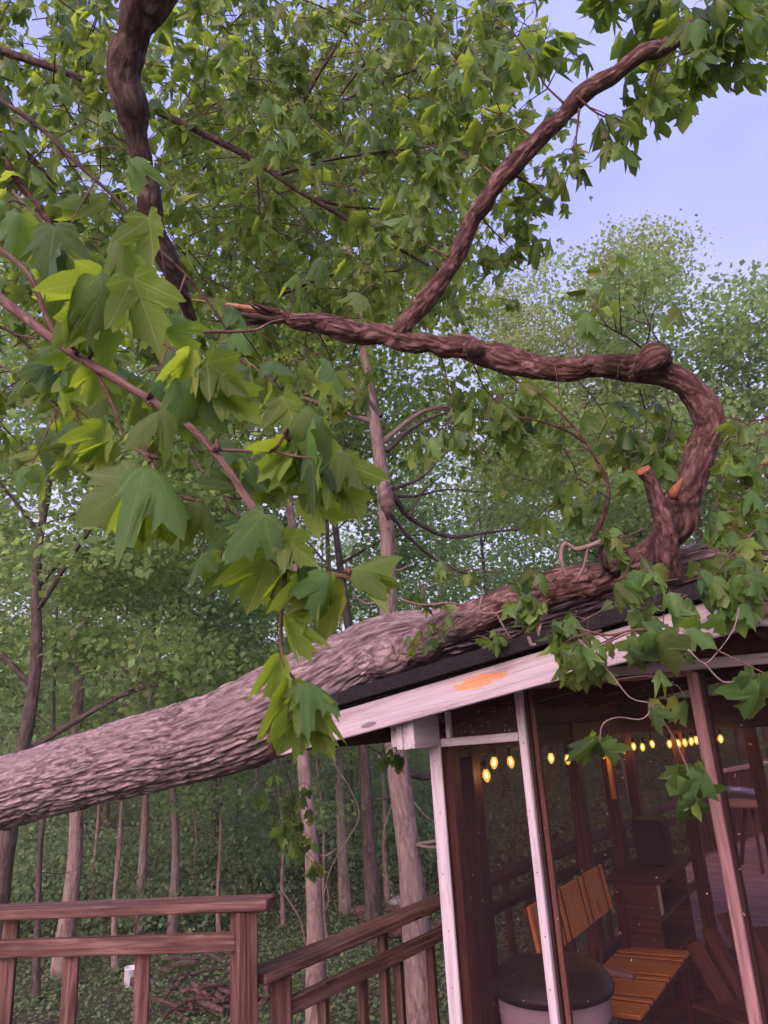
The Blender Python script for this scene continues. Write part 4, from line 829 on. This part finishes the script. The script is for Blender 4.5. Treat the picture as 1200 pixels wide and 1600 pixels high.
for pth, ns_, lf in (([(1220, 660, 2.75), (1180, 690, 2.7), (1150, 720, 2.7)], 6, .085), ([(1230, 760, 2.65), (1190, 770, 2.6), (1150, 780, 2.6)], 6, .085), ([(1230, 830, 2.55), (1180, 835, 2.5), (1150, 845, 2.5)], 6, .085), ([(1215, 900, 2.4), (1180, 905, 2.4), (1150, 915, 2.4)], 5, .085), ([(870, 900, 3.1), (845, 925, 3.0), (820, 950, 2.95)], 6, .08), ([(1000, 850, 2.9), (985, 880, 2.85), (975, 900, 2.8)], 5, .075), ([(930, 960, 2.6), (900, 975, 2.55), (870, 985, 2.55)], 4, .08), ([(1075, 930, 2.5), (1040, 945, 2.45), (1000, 955, 2.45)], 4, .08), ([(980, 985, 2.35), (950, 1000, 2.35), (920, 1015, 2.35)], 4, .075), ([(715, 960, 3.3), (690, 980, 3.25), (670, 995, 3.2)], 4, .06)):
    spray(px(pth), .004, ns_, lf, side_len=(.05, .14), per=(2, 4), droop=1.2, tipn=3)
for pth, ns_, lf in (([(60, 420, 1.7), (110, 470, 1.65), (150, 520, 1.6)], 3, .10), ([(-20, 560, 1.8), (50, 600, 1.75), (100, 650, 1.7)], 4, .10), ([(230, 520, 1.6), (290, 560, 1.55), (340, 600, 1.5)], 3, .10), ([(380, 560, 1.7), (430, 600, 1.6), (470, 640, 1.5)], 4, .10), ([(300, 720, 1.5), (340, 760, 1.45), (360, 800, 1.4)], 3, .09), ([(20, 300, 1.8), (60, 340, 1.7), (110, 380, 1.65)], 3, .11)):
    spray(px(pth), .003, ns_, lf, side_len=(.06, .14), per=(2, 3), droop=1.1, tipn=2)
spray(px([(440, 1185, 5.2), (455, 1230, 5.2), (460, 1280, 5.2), (468, 1330, 5.2)]), .006, 14, .085, side_len=(.1, .25), per=(4, 6), droop=1.6)
spray(px([(395, 1190, 5.4), (410, 1220, 5.4), (430, 1250, 5.4)]), .006, 8, .085, side_len=(.1, .3), per=(3, 5), droop=1.4)
spray(px([(575, 1165, 4.6), (590, 1175, 4.6), (620, 1182, 4.6)]), .005, 5, .07, side_len=(.05, .12), per=(2, 4), droop=1.4)
# dark leaves round the high limb at the top right
for pth, ns_, lf in (([(1080, 40, 3.1), (1060, 70, 3.15), (1030, 110, 3.2), (1010, 130, 3.2)], 7, .13), ([(1130, 10, 2.9), (1110, 50, 2.8), (1090, 90, 2.75)], 7, .12), ([(1180, -20, 2.9), (1170, 20, 2.8), (1150, 50, 2.7)], 7, .12), ([(1010, 10, 3.1), (980, -10, 3.1), (960, -20, 3.1)], 5, .12), ([(1220, -30, 2.8), (1200, 10, 2.8)], 5, .12), ([(1060, -30, 3.1), (1040, 0, 3.2), (1020, 15, 3.2)], 7, .13),
                     ([(900, 150, 3.0), (930, 175, 3.0), (960, 190, 3.0), (975, 200, 3.0)], 5, .10), ([(905, 170, 3.0), (900, 220, 3.0), (898, 255, 3.0)], 3, .085), ([(880, 160, 3.0), (850, 130, 3.1), (830, 90, 3.2)], 6, .11), ([(840, 220, 3.1), (800, 190, 3.2), (760, 170, 3.3), (720, 160, 3.4)], 8, .115), ([(780, 280, 3.1), (740, 250, 3.3), (700, 240, 3.4), (650, 240, 3.5)], 8, .115), ([(800, 270, 3.1), (830, 290, 3.2), (850, 310, 3.3)], 4, .10), ([(700, 400, 3.2), (660, 380, 3.4), (620, 370, 3.5), (580, 360, 3.6)], 7, .11), ([(745, 330, 3.2), (770, 360, 3.3), (800, 390, 3.4)], 5, .10), ([(830, 90, 3.2), (800, 50, 3.3), (760, 20, 3.5)], 5, .12)):
    spray(px(pth), .006, ns_, lf, side_len=(.08, .24), per=(3, 5), droop=.9)
# hanging under the arch limb
for pth, ns_, lf in (([(690, 560, 3.3), (700, 600, 3.3), (705, 640, 3.3), (700, 670, 3.3)], 8, .095), ([(740, 570, 3.3), (760, 610, 3.3), (790, 640, 3.3), (800, 660, 3.3)], 8, .095), ([(790, 580, 3.3), (820, 610, 3.3), (830, 640, 3.3)], 5, .09), ([(900, 590, 3.3), (940, 640, 3.3), (960, 690, 3.3)], 5, .10), ([(1000, 610, 3.2), (1010, 660, 3.2), (1000, 710, 3.2)], 8, .095), ([(1040, 620, 3.25), (1050, 660, 3.2), (1030, 700, 3.2)], 8, .095), ([(880, 700, 3.4), (900, 740, 3.4), (890, 790, 3.4)], 5, .09), ([(560, 530, 3.4), (545, 570, 3.4), (520, 590, 3.4)], 5, .10)):
    spray(px(pth), .004, ns_, lf, side_len=(.08, .2), per=(3, 4), droop=1.1)
# the mass of the crown overhead: leafy twigs through the volume, nearer at the left
def in_crown(a, b):
    e = 815 + 45 * math.sin(b * .03) - max(0, b - 330) * .5 if b < 480 else 560 - (b - 480) * 1.2
    return a < e
cnt = 0
while cnt < 940:
    a = rnd.uniform(-80, 930); b = rnd.uniform(-60, 700)
    if not in_crown(a, b): continue
    if rnd.random() < b / 1500: continue
    f = min(1, max(0, a / 800)); d = rnd.uniform(3.2 + 1.2 * f, 6.8 + .8 * f)
    p0 = P(a, b, d); dr = unit(np.array([rnd.gauss(0, 1), rnd.gauss(0, 1), rnd.gauss(-.1, .5)])); L = rnd.uniform(.25, .55)
    p1 = p0 + dr * L * .6; p2 = p1 + unit(dr - ZV * .4) * L * .4
    TW.tube([[*p0, .004], [*p1, .003], [*p2, .0018]], nl=7, ns=5)
    for q in range(rnd.randint(5, 9)):
        g_ = rnd.uniform(.3, 1); at = p0 + (p1 - p0) * g_ / .6 if g_ < .6 else p1 + (p2 - p1) * (g_ - .6) / .4
        petiole_leaf(at, dr * .4 + unit(np.array([rnd.gauss(0, 1), rnd.gauss(0, 1), rnd.gauss(0, .6)])), rnd.uniform(.07, .118), .9)
    cnt += 1

# hand the leaves out: the 300 that show largest are objects, the rest one part
pos, tip, nrm, siz = (np.array(x) for x in (LV.p, LV.t, LV.n, LV.s)); kk = np.array(LV.k)
pj = proj(pos + tip * siz[:, None] * .4); inf = (pj[:, 0] > -20) & (pj[:, 0] < 1220) & (pj[:, 1] > -20) & (pj[:, 1] < 1620) & (pj[:, 2] > .3)
# leaves that the storm stripped from the big limbs: none hang right in front of them
keep = np.ones(len(pos), bool)
for ln, i0, i1, hw, pr in ((lm1, 9, 24, 33, 1.0), (lm2, 0, 10, 30, 1.0), (lm3, 4, 9, 40, 1.0), (lm1, 1, 9, 24, .45), (lm3, 0, 4, 30, .6), ([(q_[0], q_[1], q_[2], 0) for q_ in fb], 0, 9, 14, .7)):
    cc_, _ = catmull(np.array(ln, float)[i0:i1], 160)
    dd_ = np.hypot(pj[:, None, 0] - cc_[None, :, 0], pj[:, None, 1] - cc_[None, :, 1]); j_ = dd_.argmin(1)
    hit = (dd_.min(1) < hw) & (pj[:, 2] < cc_[j_, 2] + .03) & (pj[:, 2] > (1.3 if hw > 14 else .5)) & (rng.random(len(pos)) < pr); keep &= ~hit
pos, tip, nrm, siz, kk, pj, inf = (x_[keep] for x_ in (pos, tip, nrm, siz, kk, pj, inf))
score = np.where(inf, siz / pj[:, 2], 0); order = np.argsort(-score); big = order[:300]; rest = order[300:]
uvp = HP.copy()
leaf_me = [mesh_np('leaf', v_, HF, M['leaf'], True, None, uvp - [0, .04]) for v_ in HI_V]
R_ = frames(tip, nrm)
for i in big:
    r = R_[i] * siz[i]; put('leaf', leaf_me[kk[i]], FT, Matrix(((r[0, 0], r[0, 1], r[0, 2], pos[i, 0]), (r[1, 0], r[1, 1], r[1, 2], pos[i, 1]), (r[2, 0], r[2, 1], r[2, 2], pos[i, 2]), (0, 0, 0, 1))))
fo = put('foliage', leaf_cloud_mesh('foliage', pos[rest], tip[rest], nrm[rest], siz[rest], LO_V, LF, M['leafm'], 3), FT); fo['kind'] = 'stuff'
fo = put('fine_twigs', TW.mesh('fine_twigs', M['twig']), FT); fo['kind'] = 'stuff'

# ================================================================== THE WOOD BEHIND
def crown_np(q, blobs, per, leaf, spread, seed, hollow=.35):
    """blobs rows: centre xyz, radii xyz. Leaves gather in clumps on and in the blobs."""
    P_, T_, N_, S_ = [], [], [], []
    for bx in blobs:
        c, r = np.array(bx[:3]), np.array(bx[3:6]); m = max(3, int(per * (r[0] * r[1] * r[2]) ** (2 / 3)))
        d = q.normal(size=(m, 3)); d /= np.linalg.norm(d, axis=1)[:, None]; cc = c + d * r * (hollow + (1 - hollow) * q.random((m, 1)) ** .5)
        k = 34; L = cc[:, None] + q.normal(size=(m, k, 3)) * spread * np.array([1.1, 1.1, .28])
        L = L.reshape(-1, 3); n = len(L)
        P_.append(L); T_.append(q.normal(size=(n, 3)) * [1, 1, .6] - [0, 0, .35]); N_.append(q.normal(size=(n, 3)) * .40 + [0, 0, .85]); S_.append(leaf * q.uniform(.65, 1.25, n))
    return [np.concatenate(x) for x in (P_, T_, N_, S_)]
def tree_meshes(h, r, crown_z, crown_r, leaf, per, seed, lean=(0, 0), barkm='wbark', leafm='leafw', nl=6, lobed=False, spread=.38, forkz=None, bare=False):
    q = np.random.default_rng(seed); j = Join()
    top = np.array([lean[0] * h, lean[1] * h, h * .86]); pts = []
    for f in np.linspace(0, 1, 7): pts.append([*(top * f + np.array([q.normal() * .07, q.normal() * .07, 0]) * (f > 0) * h / 14), r * (1.25 if f == 0 else 1 - .85 * f)])
    j.tube(pts, nl=44, ns=14, wob=.14, seed=seed)
    pts = np.array(pts); blobs = [[*(pts[-1, :3] - [0, 0, .2 * crown_r]), crown_r * .75, crown_r * .75, crown_r * .7]]
    for k in range(nl):
        f = crown_z / h + (.95 - crown_z / h) * (k + q.random() * .7) / nl; f = min(f / .86, .97); i = f * 6; i0 = int(i)
        b0 = pts[i0, :3] + (pts[min(6, i0 + 1), :3] - pts[i0, :3]) * (i - i0); a = k * 2.4 + q.random()
        L = crown_r * q.uniform(.65, 1.1) * (1.15 - .4 * f); rr0 = r * (1 - .8 * f) * .5; d = np.array([math.cos(a), math.sin(a), q.uniform(.25, .8)])
        e = b0 + d * L; m_ = (b0 + e) / 2 + np.array([q.normal() * .15, q.normal() * .15, .12 * L])
        j.tube([[*b0, rr0], [*m_, rr0 * .7], [*e, rr0 * .25]], nl=14, ns=7, wob=.2, seed=seed + k)
        for s2 in range(3):
            e2 = m_ + (e - m_) * q.random() + q.normal(size=3) * L * .32; j.tube([[*(m_ + (e - m_) * .3 * s2), rr0 * .42], [*((m_ + e2) / 2 + q.normal(size=3) * .05), rr0 * .3], [*e2, rr0 * .12]], nl=7, ns=5)
            blobs.append([*e2, L * .30, L * .30, L * .22])
        blobs.append([*e, L * .48, L * .48, L * .34]); blobs.append([*((e + m_) / 2 + [0, 0, .1 * L]), L * .42, L * .42, L * .28])
    for k in range(5 if bare else 2):                   # dead lower limbs
        f = q.uniform(.18, crown_z / h); b0 = pts[0, :3] + top * f / .86 * .9; a = q.random() * 6.28; L = q.uniform(.4, 1.3)
        d = np.array([math.cos(a), math.sin(a), q.uniform(-.2, .35)]); j.tube([[*b0, r * .16], [*(b0 + d * L * .5 + [0, 0, -.05]), r * .1], [*(b0 + d * L + [0, 0, .12]), r * .03]], nl=10, ns=6, wob=.3, seed=k)
    c = crown_np(q, blobs, per, leaf, spread, seed)
    tm = j.mesh('trunk', M[barkm]); cm = leaf_cloud_mesh('crown', *c, LO_V if lobed else DI_V, LF if lobed else DI_F, M[leafm], seed)
    return tm, cm
TREES = 0
def plant_tree(label, x, y, meshes, rot=0.0, scale=1.0, group='trees in the wood', dz=-.1, name='woodland_tree'):
    z = float(ground_z(np.array(x), np.array(y))) + dz; o = bpy.data.objects.new(name, None)
    mw = Matrix.Translation((x, y, z)) @ Matrix.Rotation(rot, 4, 'Z') @ Matrix.Scale(scale, 4); link(o, None, mw); tag(o, label, 'tree', group)
    put('trunk', meshes[0], o, mw); put('crown', meshes[1], o, mw); return o
def at_ground(px_, dist):
    r = ray(px_, 1300); k = dist / math.hypot(r[0], r[1]); return r[0] * k, r[1] * k
# near, individually shaped
x, y = at_ground(640, 10.2); PT = plant_tree('tall pale-barked tree with dead side limbs seen left of the gazebo post', x, y, tree_meshes(17, .19, 8.0, 3.0, .125, 11, 101, (-.022, .0), 'wbark', 'leafm', 9, True, .42, bare=True))
for ln in ([(612, 768, .05), (640, 808, .042), (700, 838, .034), (760, 832, .026), (850, 822, .012)], [(606, 800, .03), (650, 850, .024), (700, 885, .018), (760, 905, .008)], [(604, 705, .045), (640, 672, .035), (680, 650, .02), (720, 640, .01)], [(610, 765, .03), (660, 745, .022), (700, 705, .015), (745, 690, .008)], [(612, 775, .026), (650, 775, .02), (700, 765, .014), (760, 770, .007)], [(596, 650, .04), (570, 620, .03), (545, 600, .015)], [(640, 1210, .06), (665, 1214, .05), (690, 1206, .045)], [(640, 808, .02), (660, 770, .015), (700, 735, .008)]):
    tube('dead_limb', pix([(a_, b_, 10.1 + .25 * k_, r_) for k_, (a_, b_, r_) in enumerate(ln)]), 'wbarkd', PT, nl=30, ns=7, wob=.3, seed=rnd.randrange(99))
tube('knot', pix([(600, 742, 10.15, .08), (600, 765, 10.08, .125), (605, 790, 10.08, .13), (608, 812, 10.15, .06)]), 'wbark', PT, nl=26, ns=16, ridges=.04, rscale=(16, 10), wob=.5, seed=71)
x, y = at_ground(484, 11.5); plant_tree('slim pale trunk rising behind the gap between the two railings', x, y, tree_meshes(16, .135, 8.5, 2.8, .12, 10, 102, (-.012, .01), 'wbark', 'leafm', 8, True, .42))
x, y = at_ground(578, 16.5); plant_tree('reddish slender trunk between the two nearest pale trunks', x, y, tree_meshes(17, .16, 8, 3.2, .15, 11, 103, (-.03, .01), 'wbarkd', 'leafw', 8, False, .45))
x, y = at_ground(8, 13.0); plant_tree('dark forked tree at the left edge of the wood', x, y, tree_meshes(13, .16, 4.2, 3.4, .14, 11, 104, (.01, .02), 'wbarkd', 'leafw', 9, False, .45))
x, y = at_ground(108, 17.5); plant_tree('grey straight trunk rising under the left part of the fallen trunk', x, y, tree_meshes(16, .17, 7, 3.2, .15, 10, 105, (.0, .0), 'wbark', 'leafw', 8, False, .45))
x, y = at_ground(222, 20.0); plant_tree('thin grey trunk standing right of the straight grey trunk', x, y, tree_meshes(15, .11, 6, 2.8, .15, 10, 106, (.01, 0), 'wbark', 'leafw', 7, False, .45))
x, y = at_ground(272, 18.5); plant_tree('thin pale trunk right of centre between the left railing posts', x, y, tree_meshes(14, .10, 6, 2.8, .15, 10, 107, (.005, 0), 'wbark', 'leafw', 7, False, .45))
x, y = at_ground(330, 23.0); plant_tree('dark trunk behind the thin pale trunk near the railing end', x, y, tree_meshes(17, .17, 6, 3.2, .16, 9, 108, (0, 0), 'wbarkd', 'leafw', 7, False, .5))
x, y = at_ground(535, 19.5); plant_tree('straight slim trunk just left of the reddish trunk', x, y, tree_meshes(18, .13, 7, 3.0, .15, 10, 109, (-.006, 0), 'wbark', 'leafw', 8, False, .45))
x, y = at_ground(130, 9.0)
far = [tree_meshes(15, .17, 4.5, 3.6, .19, 5.2, 120 + k, (0, 0), 'wbark' if k % 2 else 'wbarkd', 'leafw', 8, False, .55) for k in range(3)]
pale = tree_meshes(20, .2, 9.0, 3.9, .12, 20.0, 140, (0, 0), 'wbark', 'leafp', 12, False, .30)
dens = tree_meshes(15.0, .2, 5.0, 3.4, .14, 16, 141, (0, 0), 'wbarkd', 'leafw', 10, False, .36)
x, y = at_ground(1010, 23); plant_tree('round pale yellow-green tree against the open sky at right', x, y, pale, .4, 1.0)
x, y = at_ground(1185, 22); plant_tree('dense green tree at the right edge under the open sky', x, y, dens, 1.0, 1.18)
x, y = at_ground(1085, 20); plant_tree('low bushy tree behind the arching limb at right', x, y, dens, 2.2, .84)
# farther rows: told apart by which neighbour they stand next to
spots = [(-70, 27, 'bushy woodland tree at the far left edge behind the dark forked tree'), (45, 31, 'far woodland tree left of the grey straight trunk'), (165, 28, 'far woodland tree between the straight and the thin grey trunks'), (300, 33, 'far woodland tree behind the dark trunk near the railing end'), (400, 29, 'far woodland tree above the end of the left railing'), (455, 36, 'far woodland tree left of the slim pale trunk'), (620, 30, 'far woodland tree just left of the tall pale-barked trunk'), (720, 34, 'far woodland tree seen above the near roof edge'), (800, 27, 'far woodland tree seen between roof and arching limb'), (885, 38, 'far woodland tree left of the round pale tree'), (960, 29, 'far woodland tree below the round pale tree'), (1230, 30, 'far woodland tree past the right edge of the roof'), (1330, 24, 'woodland tree behind the right side of the gazebo'), (1130, 45, 'farthest woodland tree between the two right-hand trees'), (-180, 20, 'woodland tree left of the picture edge'), (520, 44, 'farthest woodland tree behind the slim trunks'), (230, 46, 'farthest woodland tree behind the thin grey trunk')]
for k, (a, d, lab) in enumerate(spots):
    x, y = at_ground(a, d); plant_tree(lab, x, y, far[k % 3], k * 1.7, .74 + .2 * rnd.random() + (.2 if d > 40 else 0) + (.22 if a > 640 else 0))

sap = [tree_meshes(8.0, .055, 3.0, 1.5, .13, 7, 160 + k, (.02 * (k - 1), 0), 'wbark' if k else 'wbarkd', 'leafw', 5, False, .3) for k in range(3)]
for k, (a, d) in enumerate(((75, 16), (150, 22), (190, 17), (250, 25), (305, 21), (345, 18), (375, 24), (440, 19), (505, 17), (555, 23), (600, 20))):
    x, y = at_ground(a, d); plant_tree('thin bare-stemmed sapling in the undergrowth, %s from the left' % ('first', 'second', 'third', 'fourth', 'fifth', 'sixth', 'seventh', 'eighth', 'ninth', 'tenth', 'eleventh')[k], x, y, sap[k % 3], k * 2.1, .75 + .5 * rnd.random(), 'saplings in the undergrowth', name='sapling')

# undergrowth, ground cover and the far edge of the wood: nobody could count them
def region_points(n, a0, a1, d0, d1, q):
    a = q.uniform(a0, a1, n); d = d0 + (d1 - d0) * q.random(n) ** .8; r0 = np.array([ray(v_, 1300) for v_ in (a0, a1)])
    ang0, ang1 = (math.atan2(v_[0], v_[1]) for v_ in r0); an = ang0 + (ang1 - ang0) * (a - a0) / (a1 - a0)
    x, y = np.sin(an) * d, np.cos(an) * d; return x, y, ground_z(x, y), d
q = np.random.default_rng(77)
x, y, z, d = region_points(560, -200, 1500, 18.5, 44, q)
blobs = np.stack([x, y, z + .6 + .5 * q.random(len(x)) * (d - 14) / 10, q.uniform(.7, 1.7, len(x)), q.uniform(.7, 1.7, len(x)), q.uniform(.6, 1.5, len(x))], 1)
c = crown_np(q, blobs, 12, .125, .36, 5, .2)
tag(put('undergrowth', leaf_cloud_mesh('undergrowth', *c, DI_V, DI_F, M['leafd'], 5)), 'dense leafy undergrowth filling the wood behind the yard', 'undergrowth', kind='stuff')
x, y, z, d = region_points(420, -400, 1700, 46, 75, q)
blobs = np.stack([x, y, z + 1.5 + 5.5 * q.random(len(x)), q.uniform(1.5, 3.0, len(x)), q.uniform(1.5, 3.0, len(x)), q.uniform(1.2, 2.6, len(x))], 1)
c = crown_np(q, blobs, 3.2, .34, .7, 6, .2)
tag(put('far_woods', leaf_cloud_mesh('far_woods', *c, DI_V, DI_F, M['leafw'], 6)), 'solid green mass of the far woods closing the view', 'woods', kind='stuff')
x, y, z, d = region_points(90000, -150, 1350, 9, 27, q)
m_ = fbm(np.stack([x * .55, y * .55, 0 * x], -1), 5, 3) > .10; x, y, z = x[m_], y[m_], z[m_]; n = len(x)
tag(put('ground_cover', leaf_cloud_mesh('ground_cover', np.stack([x, y, z + q.uniform(.0, .16, n)], 1), q.normal(size=(n, 3)) * [1, 1, .35], q.normal(size=(n, 3)) * .4 + [0, 0, 1], q.uniform(.035, .10, n), DI_V, DI_F, M['leafg'], 7)), 'low leafy ground cover over the yard below the deck', 'ground cover', kind='stuff')
# drooping lower leaves in front of the pale trunk, a spray of the standing tree
# bucket, log heap, brush
def on_ground(a, b):
    r = ray(a, b); z = -2.65
    for _ in range(6): p_ = CAM + r * (z - CAM[2]) / r[2]; z = float(ground_z(p_[0], p_[1]))
    return p_
bp = on_ground(203, 1541); bt = thing('bucket', 'small white plastic bucket standing in the yard', 'bucket', bp)
tb4 = Matrix.Translation(Vector(bp)) @ Matrix.Rotation(.08, 4, 'Y')
put('body', lathe('body', [(0, .0), (.105, 0), (.11, .01), (.128, .29), (.137, .295), (.137, .31), (.122, .31), (.10, .02), (0, .02)], 'bucket', 24), bt, tb4)
hb = put('handle', (lambda j: (j.tube([[.13 * math.cos(a), .02 + .0 * a, .29 - .13 * math.sin(a), .004] for a in np.linspace(0, math.pi, 9)], nl=20, ns=6), j.mesh('handle', M['pipe']))[1])(Join()), bt, tb4)
def log_heap(name, label, spots_, L, mat, n, seed, rad=(.04, .11)):
    q_ = random.Random(seed); o = None
    for a, b in spots_:
        p_ = on_ground(a, b)
        if o is None: o = thing(name, label, 'wood pile', p_)
        for k in range(n):
            c_ = p_ + np.array([q_.gauss(0, .45), q_.gauss(0, .25), .05 + .05 * (k % 4)]); an = q_.gauss(.0, .5 if rad[0] > .02 else 1.5); dv = np.array([math.cos(an), math.sin(an), q_.gauss(0, .1)]); l_ = q_.uniform(*L); r_ = q_.uniform(*rad)
            tube('log', [[*(c_ - dv * l_ / 2), r_], [*(c_ + np.array([0, 0, .02])), r_ * 1.05], [*(c_ + dv * l_ / 2), r_ * .9]], mat, o, nl=8, ns=9, wob=.35, seed=k)
log_heap('log_heap', 'heap of rotting logs lying right of the white bucket', [(285, 1530), (300, 1527)], (.3, .8), 'wbarkd', 4, 5, (.03, .08))
log_heap('brush_pile', 'dark brush pile on bare ground left of the railing end post', [(335, 1556), (350, 1575), (322, 1582)], (.25, .9), 'limb', 16, 6, (.012, .05))
log_heap('firewood_stack', 'reddish firewood stacked beyond the lower railing next to the gazebo', [(622, 1440), (640, 1465)], (.4, .6), 'limb', 12, 8, (.06, .12))
sp_ = on_ground(628, 1418)
tag(put('stone', mesh_np('stone', (lambda b: b * (1 + .35 * (fbm(b * 2.2 + 9, 3, 4)[:, None] - .44)) * [.34, .22, .16])(unit_s := np.stack([np.outer(np.sin(np.linspace(.02, 3.12, 14)), np.cos(np.linspace(0, 6.283, 20, endpoint=False))).ravel(), np.outer(np.sin(np.linspace(.02, 3.12, 14)), np.sin(np.linspace(0, 6.283, 20, endpoint=False))).ravel(), np.repeat(np.cos(np.linspace(.02, 3.12, 14)), 20)], 1)), (lambda i: np.stack([i[:-1], np.roll(i, -1, 1)[:-1], np.roll(i, -1, 1)[1:], i[1:]], -1).reshape(-1, 4))(np.arange(280).reshape(14, 20)), M['stone']), None, Matrix.Translation(Vector(sp_ + np.array([0, 0, .1])))), 'pale rounded field stone beside the firewood', 'stone')
# bare vines between the trunks
for k, (a0, b0, a1, b1, a2, b2, d) in enumerate(((590, 1180, 640, 1240, 700, 1300, 12), (520, 1190, 560, 1280, 500, 1420, 13), (440, 1390, 480, 1480, 540, 1560, 11), (610, 1200, 600, 1300, 625, 1420, 13), (510, 1380, 500, 1440, 520, 1500, 11.5))):
    tag(tube('vine', pix([(a0, b0, d, .014), ((a0 + a1) / 2 + 8, (b0 + b1) / 2, d, .013), (a1, b1, d, .012), ((a1 + a2) / 2 - 10, (b1 + b2) / 2, d, .011), (a2, b2, d, .008)]), 'wbark', None, nl=40, ns=6, wob=.2), ('bare vine sagging from the pale-barked tree beside the gazebo', 'bare vine hanging below the roof eave', 'bare vine arching behind the lower railing', 'bare vine hanging left of the tall pale trunk', 'short bare vine right of the slim pale trunk')[k], 'vine', 'vines in the wood')

# the damp air of the wood: far trunks and leaves fade a little
hzm = bpy.data.materials.new('damp evening air'); hzm.use_nodes = True; hn = hzm.node_tree; hn.nodes.remove(hn.nodes['Principled BSDF'])
pv = hn.nodes.new('ShaderNodeVolumePrincipled'); pv.inputs['Color'].default_value = (0.94, 0.94, 0.88, 1); pv.inputs['Density'].default_value = 0.0016; pv.inputs['Anisotropy'].default_value = 0.0
hn.links.new(pv.outputs[0], hn.nodes['Material Output'].inputs['Volume'])
bm = bmesh.new(); bmesh.ops.create_cube(bm, size=1.0)
for v_ in bm.verts: v_.co = Vector((v_.co.x * 1440, v_.co.y * 1440, -5 + (v_.co.z + .5) * 39))
hzo = put('haze', bm_mesh('haze', bm, hzm)); tag(hzo, 'thin damp haze hanging in the woods', 'haze', kind='stuff')
